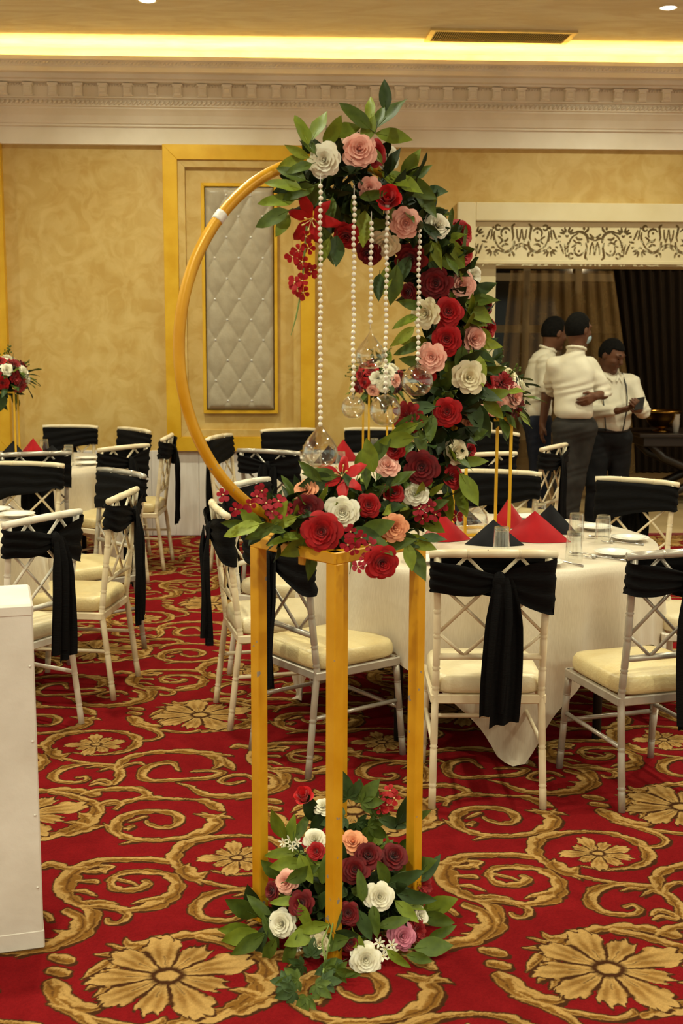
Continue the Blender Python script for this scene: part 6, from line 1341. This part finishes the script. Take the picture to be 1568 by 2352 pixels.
# ------------------------------------------------------------------ people: continuous surfaces grown from smooth-blended limbs
class SDF:
    def __init__(s, h): s.h = h; s.p = []; s.cut = []
    def cap(s, a, b, r1, r2, k=.02): s.p.append(('c', np.array(a, float), np.array(b, float), r1, r2, k)); return s
    def chain(s, pts, rad, k=.02):
        for i in range(len(pts) - 1): s.cap(pts[i], pts[i + 1], rad[i], rad[i + 1], k)
        return s
    def ell(s, c, r, Rm=None, k=.02): s.p.append(('e', np.array(c, float), np.array(r, float), np.eye(3) if Rm is None else Rm, 0, k)); return s
    def surface(s, name, wrinkle=None):
        lo = np.full(3, 9.); hi = np.full(3, -9.)
        for p in s.p:
            if p[0] == 'c':
                for q in (p[1], p[2]): lo = np.minimum(lo, q - max(p[3], p[4])); hi = np.maximum(hi, q + max(p[3], p[4]))
            else: lo = np.minimum(lo, p[1] - p[2].max()); hi = np.maximum(hi, p[1] + p[2].max())
        h = s.h; lo -= 4 * h + .02; hi += 4 * h + .02; n = np.ceil((hi - lo) / h).astype(int) + 1
        f = np.full(n, .2, np.float32); ax = [lo[i] + h * np.arange(n[i]) for i in range(3)]
        for p in s.p:
            mg = p[5] + 3 * h + .012
            if p[0] == 'c': a = np.minimum(p[1], p[2]) - max(p[3], p[4]) - mg; b = np.maximum(p[1], p[2]) + max(p[3], p[4]) + mg
            else: a = p[1] - p[2].max() - mg; b = p[1] + p[2].max() + mg
            i0 = np.maximum(0, ((a - lo) / h).astype(int)); i1 = np.minimum(n, ((b - lo) / h).astype(int) + 2)
            sl = tuple(slice(i0[k], i1[k]) for k in range(3))
            X, Y, Z = np.meshgrid(*[ax[k][sl[k]] for k in range(3)], indexing='ij')
            if p[0] == 'c':
                d = p[2] - p[1]; L = d @ d + 1e-12; t = (((X - p[1][0]) * d[0] + (Y - p[1][1]) * d[1] + (Z - p[1][2]) * d[2]) / L).clip(0, 1)
                g = np.sqrt((X - p[1][0] - t * d[0]) ** 2 + (Y - p[1][1] - t * d[1]) ** 2 + (Z - p[1][2] - t * d[2]) ** 2) - (p[3] + (p[4] - p[3]) * t)
            else:
                Q = np.stack([X - p[1][0], Y - p[1][1], Z - p[1][2]], -1) @ p[3].T
                q = Q / p[2]; l = np.sqrt((q ** 2).sum(-1)) + 1e-9; l2 = np.sqrt(((q / p[2]) ** 2).sum(-1)) + 1e-9
                g = l * (l - 1) / l2
            k = p[5]; F = f[sl]; hh = (.5 + .5 * (F - g) / k).clip(0, 1)
            f[sl] = F * (1 - hh) + g * hh - k * hh * (1 - hh)
        if wrinkle or s.cut:
            X, Y, Z = np.meshgrid(*ax, indexing='ij')
            if wrinkle: f = f + wrinkle(X, Y, Z)
            for c in s.cut: f = np.maximum(f, c(X, Y, Z))
        return net(f, lo, h, name)
def net(f, lo, h, name):
    S = f < 0; c = [S[i:S.shape[0] - 1 + i, j:S.shape[1] - 1 + j, k:S.shape[2] - 1 + k] for i in (0, 1) for j in (0, 1) for k in (0, 1)]
    tot = sum(q.astype(np.int8) for q in c); act = (tot > 0) & (tot < 8)
    I = np.argwhere(act); idx = np.full(act.shape, -1, np.int64); idx[act] = np.arange(len(I))
    acc = np.zeros((len(I), 3)); cnt = np.zeros(len(I)); cor = [np.array((i, j, k)) for i in (0, 1) for j in (0, 1) for k in (0, 1)]
    val = [f[tuple((I + o).T)] for o in cor]
    for a in range(8):
        for b in range(a + 1, 8):
            if np.abs(cor[a] - cor[b]).sum() != 1: continue
            va, vb = val[a], val[b]; m = (va < 0) != (vb < 0); t = np.where(m, va / np.where(m, va - vb, 1), 0)
            acc[m] += (cor[a] + (cor[b] - cor[a]) * t[:, None])[m]; cnt[m] += 1
    V = lo + h * (I + acc / cnt[:, None]); Fs = []
    for axis in range(3):
        o = [0, 0, 0]; o[axis] = 1; n = np.array(S.shape)
        A = S[tuple(slice(0, n[i] - o[i]) for i in range(3))]; B = S[tuple(slice(o[i], n[i]) for i in range(3))]
        E = np.argwhere(A != B); u, v = (axis + 1) % 3, (axis + 2) % 3
        E = E[(E[:, u] > 0) & (E[:, v] > 0)]
        du = np.zeros(3, int); du[u] = 1; dv = np.zeros(3, int); dv[v] = 1
        q = np.stack([idx[tuple((E - du - dv).T)], idx[tuple((E - dv).T)], idx[tuple(E.T)], idx[tuple((E - du).T)]], 1)
        ins = A[tuple(E.T)]; q[~ins] = q[~ins][:, ::-1]; Fs.append(q[(q >= 0).all(1)])
    Fs = np.concatenate(Fs).astype(np.int32)
    me = bpy.data.meshes.new(name); me.vertices.add(len(V)); me.vertices.foreach_set('co', V.astype(np.float32).ravel())
    me.loops.add(Fs.size); me.loops.foreach_set('vertex_index', Fs.ravel()); me.polygons.add(len(Fs)); me.polygons.foreach_set('loop_start', np.arange(0, Fs.size, 4, dtype=np.int32))
    me.update(); me.validate(); me.polygons.foreach_set('use_smooth', [True] * len(me.polygons)); me.materials.append(None)
    return me
def nrm3(v): v = np.array(v, float); return v / np.linalg.norm(v)
def frame(f, up=(0, 0, 1)):
    f = nrm3(f); s_ = nrm3(np.cross(f, up)); u = np.cross(s_, f); return np.stack([s_, f, u])     # rows: side, forward, up
def head(b, c, f, neck, q=1.10):
    Rm = frame(f); s_, fw_, u = Rm * q; c = np.array(c, float)
    b.ell(c, (.074 * q, .094 * q, .108 * q), Rm, .02); b.ell(c + fw_ * .028 - u * .058, (.056 * q, .062 * q, .066 * q), Rm, .03)
    b.cap(c + fw_ * .086 + u * .012, c + fw_ * .106 - u * .026, .009, .015, .012); b.ell(c + fw_ * .080 + u * .026, (.056 * q, .018 * q, .012 * q), Rm, .015)
    b.ell(c + fw_ * .086 - u * .062, (.024 * q, .012 * q, .011 * q), Rm, .012); b.ell(c + fw_ * .076 - u * .105, (.028 * q, .022 * q, .02 * q), Rm, .02)
    for e in (-1, 1):
        b.ell(c + s_ * e * .076 - fw_ * .008 - u * .012, (.010 * q, .020 * q, .031 * q), Rm, .008); b.ell(c + s_ * e * .042 + fw_ * .062 - u * .03, (.02 * q, .022 * q, .02 * q), Rm, .02)
    b.cap(neck, c - u * .07 - fw_ * .02, .058, .054, .03)
    return Rm
def hair(c, Rm, name, h=.006, low=-.05):
    c = np.array(c, float); q = 1.10; s_, fw_, u = Rm; b = SDF(h).ell(c + (u * .010 - fw_ * .008) * q, (.083 * q, .104 * q, .112 * q), Rm, .01)
    def cut(X, Y, Z):
        P = np.stack([X - c[0], Y - c[1], Z - c[2]], -1); F_ = P @ fw_ / q; U_ = P @ u / q; S_ = np.abs(P @ s_) / q
        face = np.minimum(F_ - .028 + .5 * np.maximum(0, U_ - .02) * 0, .062 - U_); side = np.minimum(np.minimum(F_ + .012, .01 - U_), 9)
        return np.maximum(np.maximum(face, side), low - U_ + .25 * (F_ + .05))
    b.cut.append(cut); return b.surface(name, lambda X, Y, Z: .0016 * np.sin(X * 420) * np.sin(Y * 380 + Z * 300))
def hand(b, w, d, n, curl, thumb=1, k=.006):
    d = nrm3(d); n = np.array(n, float); n = nrm3(n - d * (n @ d)); s_ = np.cross(d, n) * thumb; w = np.array(w, float)
    for i, (o, l) in enumerate(((.030, .9), (.010, 1.0), (-.010, .95), (-.029, .78))):
        kn = w + d * (.082 - .006 * abs(i - 1)) + s_ * o
        b.cap(w + d * .01 + s_ * o * .55, kn, .017, .0125, .012)
        d1 = nrm3(d * math.cos(curl) + n * math.sin(curl)); d2 = nrm3(d * math.cos(curl * 1.9) + n * math.sin(curl * 1.9)); d3 = nrm3(d * math.cos(curl * 2.6) + n * math.sin(curl * 2.6))
        p1 = kn + d1 * .040 * l; p2 = p1 + d2 * .026 * l; p3 = p2 + d3 * .020 * l
        b.cap(kn, p1, .0105, .0092, k).cap(p1, p2, .0092, .0085, k).cap(p2, p3, .0085, .0072, k)
    t0 = w + d * .022 + s_ * .026; t1 = t0 + nrm3(d * .7 + s_ * .7 + n * .25) * .042; t2 = t1 + nrm3(d + s_ * .15 + n * .4) * .034
    b.cap(w + d * .012 + s_ * .012, t0, .017, .0145, .01).cap(t0, t1, .0145, .0108, k).cap(t1, t2, .0108, .008, k)
def wr(sd, amp=.0065):
    return lambda X, Y, Z: (amp * np.sin(26 * Z + 9 * X + 5 * np.sin(14 * Y + sd) + sd) * (.5 + .5 * np.sin(9 * X - 6 * Z + sd)) + amp * .5 * np.sin(55 * Z - 30 * X + 4 * np.sin(20 * Z + sd))).astype(np.float32)
def shoes(par, feet, f):
    for x, y in feet:
        b = SDF(.008); fx, fy = unit(*f); b.cap((x - fx * .06, y - fy * .06, .042), (x + fx * .13, y + fy * .13, .034), .042, .036, .02).cap((x - fx * .03, y - fy * .03, .06), (x, y, .10), .045, .045, .02)
        b.cut.append(lambda X, Y, Z: .003 - Z); o = link('shoe', b.surface('shoe'), M['black_metal'], par)
def person(gx, gy, label):
    X, Y = G(gx, gy); return thing('person', label, 'person', (X, Y, 0), -YAW)

# man in the middle: back to us, head turned right, hand on his waist
P2 = person(1.826, 9.70, 'man in white shirt and charcoal trousers, back to us, hand on hip')
hc = (.035, .02, 1.712); fd = (.80, .60, -.10)
b = SDF(.0062); Rm = head(b, hc, fd, (.018, .005, 1.50))
b.chain([(.0, .03, 1.42), (.0, .02, 1.25), (.015, .01, 1.0)], [.06, .075, .08], .03)
b.chain([(.145, .05, 1.43), (.245, -.005, 1.205), (.158, -.115, 1.19)], [.05, .042, .030], .02); hand(b, (.158, -.115, 1.19), (-.8, -.35, -.35), (-.3, .9, .1), .35, -1)
b.chain([(-.14, .06, 1.43), (-.12, .26, 1.22), (.06, .30, 1.18)], [.05, .042, .030], .02); hand(b, (.06, .30, 1.18), (.9, .1, .1), (0, -1, 0), .4, 1)
for hx, hy, kx, ky, axx, ay in ((-.035, .0, -.045, .02, -.045, .06), (.10, .03, .055, .07, .02, .11)): b.chain([(hx, hy, .95), (kx, ky, .5), (axx, ay, .07)], [.06, .045, .038], .03)
link('body', b.surface('body'), M['skin'], P2)
b = SDF(.008); b.ell((.0, .01, 1.34), (.172, .12, .17), frame((.5, .87, 0)), .06).ell((.01, .0, 1.17), (.158, .122, .19), frame((.5, .87, 0)), .06).ell((.025, .0, 1.065), (.168, .128, .085), None, .05)
b.cap((-.128, .05, 1.42), (.128, .05, 1.42), .058, .058, .06).cap((.01, .01, 1.45), (.020, .008, 1.535), .090, .068, .05)
b.chain([(.14, .05, 1.42), (.20, .02, 1.31), (.238, .0, 1.215)], [.072, .066, .062], .03).cap((.232, .002, 1.235), (.243, -.002, 1.205), .066, .066, .01)
b.chain([(-.14, .06, 1.42), (-.13, .18, 1.30), (-.11, .27, 1.22)], [.072, .066, .06], .03)
b.cut.append(lambda X, Y, Z: np.where((np.abs(X - .245) < .09), 1.185 - Z, -1) * 1.0); b.cut.append(lambda X, Y, Z: 1.012 - Z)
link('shirt', b.surface('shirt', wr(.3)), M['shirt'], P2)
b = SDF(.007); cc = np.array((.022, .010, 1.560))
for k in range(16): a0, a1 = k / 16 * 6.2832, (k + 1) / 16 * 6.2832; b.cap(cc + (.071 * math.cos(a0), .066 * math.sin(a0), -.016 * math.sin(a0 + .6)), cc + (.071 * math.cos(a1), .066 * math.sin(a1), -.016 * math.sin(a1 + .6)), .0115, .0115, .008)
link('shirt_collar', b.surface('shirt_collar'), M['shirt'], P2)
b = SDF(.009); b.ell((.03, .01, .945), (.17, .125, .12), None, .06)
for hx, hy, kx, ky, axx, ay in ((-.045, .0, -.045, .02, -.045, .06), (.105, .03, .055, .07, .02, .11)): b.chain([(hx, hy, .92), (kx, ky, .5), (axx, ay, .08)], [.108, .078, .064], .04)
b.cut.append(lambda X, Y, Z: Z - 1.03); link('trousers', b.surface('trousers', wr(1.1, .003)), M['trouser_grey'], P2)
link('hair', hair(hc, Rm, 'hair'), M['hair'], P2); shoes(P2, ((-.045, .06), (.02, .11)), (.6, .8))
# face mask
s_, fw_, u = Rm; c = np.array(hc); b = SDF(.006).ell(c + fw_ * .062 - u * .062, (.068, .068, .056), Rm, .01)
b.cut.append(lambda X, Y, Z, c=c, fw_=fw_: .03 - ((X - c[0]) * fw_[0] + (Y - c[1]) * fw_[1] + (Z - c[2]) * fw_[2])); link('face_mask', b.surface('face_mask'), M['mask'], P2)
# man at left: facing right, arm hanging
P1 = person(1.66, 10.30, 'man in white shirt at left of the three, arm hanging, dark trousers')
hc = (.120, .04, 1.685); fd = (.88, .40, -.25)
b = SDF(.0062); Rm = head(b, hc, fd, (.065, .03, 1.50))
b.chain([(.03, .02, 1.40), (-.01, .02, 1.22), (-.01, .02, 1.0)], [.06, .08, .08], .03)
b.chain([(.03, -.15, 1.44), (.035, -.185, 1.17), (.005, -.18, .93)], [.052, .043, .029], .02); hand(b, (.005, -.18, .93), (-.12, .0, -1), (1, .2, 0), .3, 1)
b.chain([(.05, .18, 1.44), (.10, .22, 1.17), (.28, .16, 1.08)], [.052, .043, .029], .02); hand(b, (.28, .16, 1.08), (1, -.2, 0), (0, 0, -1), .4, 1)
LG1 = ((-.01, -.07, .02, -.07, -.03, -.07), (.0, .10, .04, .11, .0, .13))
for hx, hy, kx, ky, axx, ay in LG1: b.chain([(hx, hy, .95), (kx, ky, .5), (axx, ay, .07)], [.06, .045, .038], .03)
link('body', b.surface('body'), M['skin'], P1)
b = SDF(.008); b.ell((.02, .02, 1.36), (.125, .175, .165), None, .06).ell((-.02, .02, 1.18), (.128, .165, .20), None, .06).ell((-.01, .02, 1.02), (.125, .165, .11), None, .05)
b.cap((.03, -.13, 1.42), (.04, .16, 1.42), .058, .058, .06).cap((.035, .02, 1.43), (.066, .032, 1.520), .090, .068, .05)
b.chain([(.03, -.15, 1.43), (.035, -.18, 1.24)], [.075, .068], .03).cap((.035, -.182, 1.25), (.035, -.184, 1.215), .074, .074, .008).chain([(.05, .18, 1.43), (.08, .21, 1.24)], [.075, .066], .03)
b.cut.append(lambda X, Y, Z: np.where(Y < -.16, 1.195 - Z, -1)); b.cut.append(lambda X, Y, Z: .945 - Z)
link('shirt', b.surface('shirt', wr(2.0)), M['shirt'], P1)
b = SDF(.007); cc = np.array((.068, .034, 1.545))
for k in range(16): a0, a1 = k / 16 * 6.2832, (k + 1) / 16 * 6.2832; b.cap(cc + (.064 * math.cos(a0), .064 * math.sin(a0), -.025 * math.cos(a0)), cc + (.064 * math.cos(a1), .064 * math.sin(a1), -.025 * math.cos(a1)), .0115, .0115, .008)
link('shirt_collar', b.surface('shirt_collar'), M['shirt'], P1)
b = SDF(.009); b.ell((-.01, .02, .93), (.125, .165, .12), None, .06)
for hx, hy, kx, ky, axx, ay in LG1: b.chain([(hx, hy, .92), (kx, ky, .5), (axx, ay, .08)], [.108, .08, .064], .04)
b.cut.append(lambda X, Y, Z: Z - 1.0); link('trousers', b.surface('trousers', wr(3.0, .003)), M['trouser_navy'], P1)
link('hair', hair(hc, Rm, 'hair'), M['hair'], P1); shoes(P1, ((-.03, -.07), (.0, .13)), (.95, .3))
# man at right: facing us to the right, looking down at a phone
P3 = person(2.25, 10.25, 'man in white shirt with black suspenders looking down at his phone')
hc = (-.012, -.05, 1.505); fd = (.62, -.66, -.42)
b = SDF(.0062); Rm = head(b, hc, fd, (-.01, .0, 1.335))
b.chain([(.0, .01, 1.25), (.0, 0, 1.1), (.0, 0, .88)], [.06, .08, .08], .03)
b.chain([(-.155, .0, 1.28), (-.175, -.06, 1.02), (.01, -.25, 1.05)], [.05, .042, .029], .02); hand(b, (.01, -.25, 1.05), (.93, -.25, .22), (.1, .4, .9), .38, -1)
b.chain([(.175, .0, 1.27), (.245, -.09, 1.03), (.185, -.25, 1.06)], [.05, .042, .029], .02); hand(b, (.185, -.25, 1.06), (-.35, -.75, .45), (-.75, .1, .6), .5, 1)
LG3 = ((-.085, .0, -.10, .0, -.11, .03), (.085, .0, .10, .02, .11, .05))
for hx, hy, kx, ky, axx, ay in LG3: b.chain([(hx, hy, .82), (kx, ky, .44), (axx, ay, .07)], [.06, .045, .038], .03)
link('body', b.surface('body'), M['skin'], P3)
b = SDF(.008); b.ell((.0, .01, 1.20), (.178, .118, .155), None, .06).ell((.01, -.02, 1.03), (.165, .145, .17), None, .06).ell((.01, -.01, .91), (.158, .135, .09), None, .05)
b.cap((-.15, .0, 1.275), (.165, .0, 1.27), .064, .064, .06).cap((-.005, .0, 1.29), (-.01, .0, 1.335), .085, .068, .03)
b.chain([(-.155, .0, 1.275), (-.178, -.055, 1.03), (-.03, -.215, 1.045)], [.068, .060, .044], .025).chain([(.175, .0, 1.265), (.248, -.085, 1.04), (.20, -.215, 1.055)], [.068, .060, .044], .025)
b.cut.append(lambda X, Y, Z: np.where(Z < .95, .868 - Z, -1)); link('shirt', b.surface('shirt', wr(4.0)), M['shirt'], P3)
b = SDF(.007)
for e in (-1, 1):
    b.cap((-.01 + e * .062, .02, 1.375), (-.008 + e * .055, -.055, 1.335), .015, .014, .01).cap((-.008 + e * .055, -.055, 1.335), (.006 + e * .018, -.105, 1.285), .014, .008, .01).cap((-.008 + e * .055, -.055, 1.335), (.0 + e * .07, -.10, 1.275), .012, .006, .012)
b.cap((-.072, .02, 1.375), (.052, .02, 1.375), .015, .015, .01); link('shirt_collar', b.surface('shirt_collar'), M['shirt'], P3)
b = SDF(.009); b.ell((.0, .0, .82), (.165, .13, .12), None, .06)
for hx, hy, kx, ky, axx, ay in LG3: b.chain([(hx, hy, .80), (kx, ky, .44), (axx, ay, .08)], [.112, .082, .066], .03)
b.cut.append(lambda X, Y, Z: Z - .885); link('trousers', b.surface('trousers', wr(5.0, .003)), M['trouser_black'], P3)
build('belt', MB().lathe([(.165, .862), (.170, .866), (.170, .892), (.165, .896)], 40).xform(Matrix.Diagonal((1, .82, 1, 1))), M['black_metal'], P3, smooth=True)
for pts in ([(.075, .06, 1.345), (.085, -.02, 1.345), (.10, -.115, 1.25), (.105, -.150, 1.15), (.10, -.172, 1.05), (.085, -.160, .93), (.08, -.145, .88)], [(-.085, .06, 1.345), (-.095, -.02, 1.345), (-.10, -.115, 1.25), (-.095, -.150, 1.15), (-.085, -.172, 1.05), (-.07, -.165, .93), (-.06, -.150, .88)]):
    build('suspender', MB().tube(pts, .012, 8, flat=.35), M['black_metal'], P3, smooth=True)
s_, fw_, u = Rm; c = np.array(hc)
for e in (-1, 1):
    build('eye', MB().tube([c + fw_ * .092 + s_ * (e * .030 - .010) + u * .004, c + fw_ * .096 + s_ * e * .030 + u * .002, c + fw_ * .090 + s_ * (e * .030 + .010) + u * .004], [.002, .0055, .002], 6), M['hair'], P3)
    build('eyebrow', MB().tube([c + fw_ * .099 + s_ * (e * .033 - .018) + u * .034, c + fw_ * .102 + s_ * e * .033 + u * .038, c + fw_ * .093 + s_ * (e * .033 + .018) + u * .034], [.003, .004, .002], 6), M['hair'], P3)
link('hair', hair(hc, Rm, 'hair'), M['hair'], P3); shoes(P3, ((-.11, .03), (.11, .05)), (.3, -.95))
X, Y = G(2.25 + .165, 10.25 - .335)
ph = build('mobile_phone', MB().bevel_box(-.036, .036, -.075, .075, -.004, .004, .003), M['black_metal'], loc=(X, Y, 1.115)); ph.rotation_euler = (math.radians(38), math.radians(-12), math.radians(-30)); tag(ph, 'black mobile phone held by the man with suspenders', 'phone')
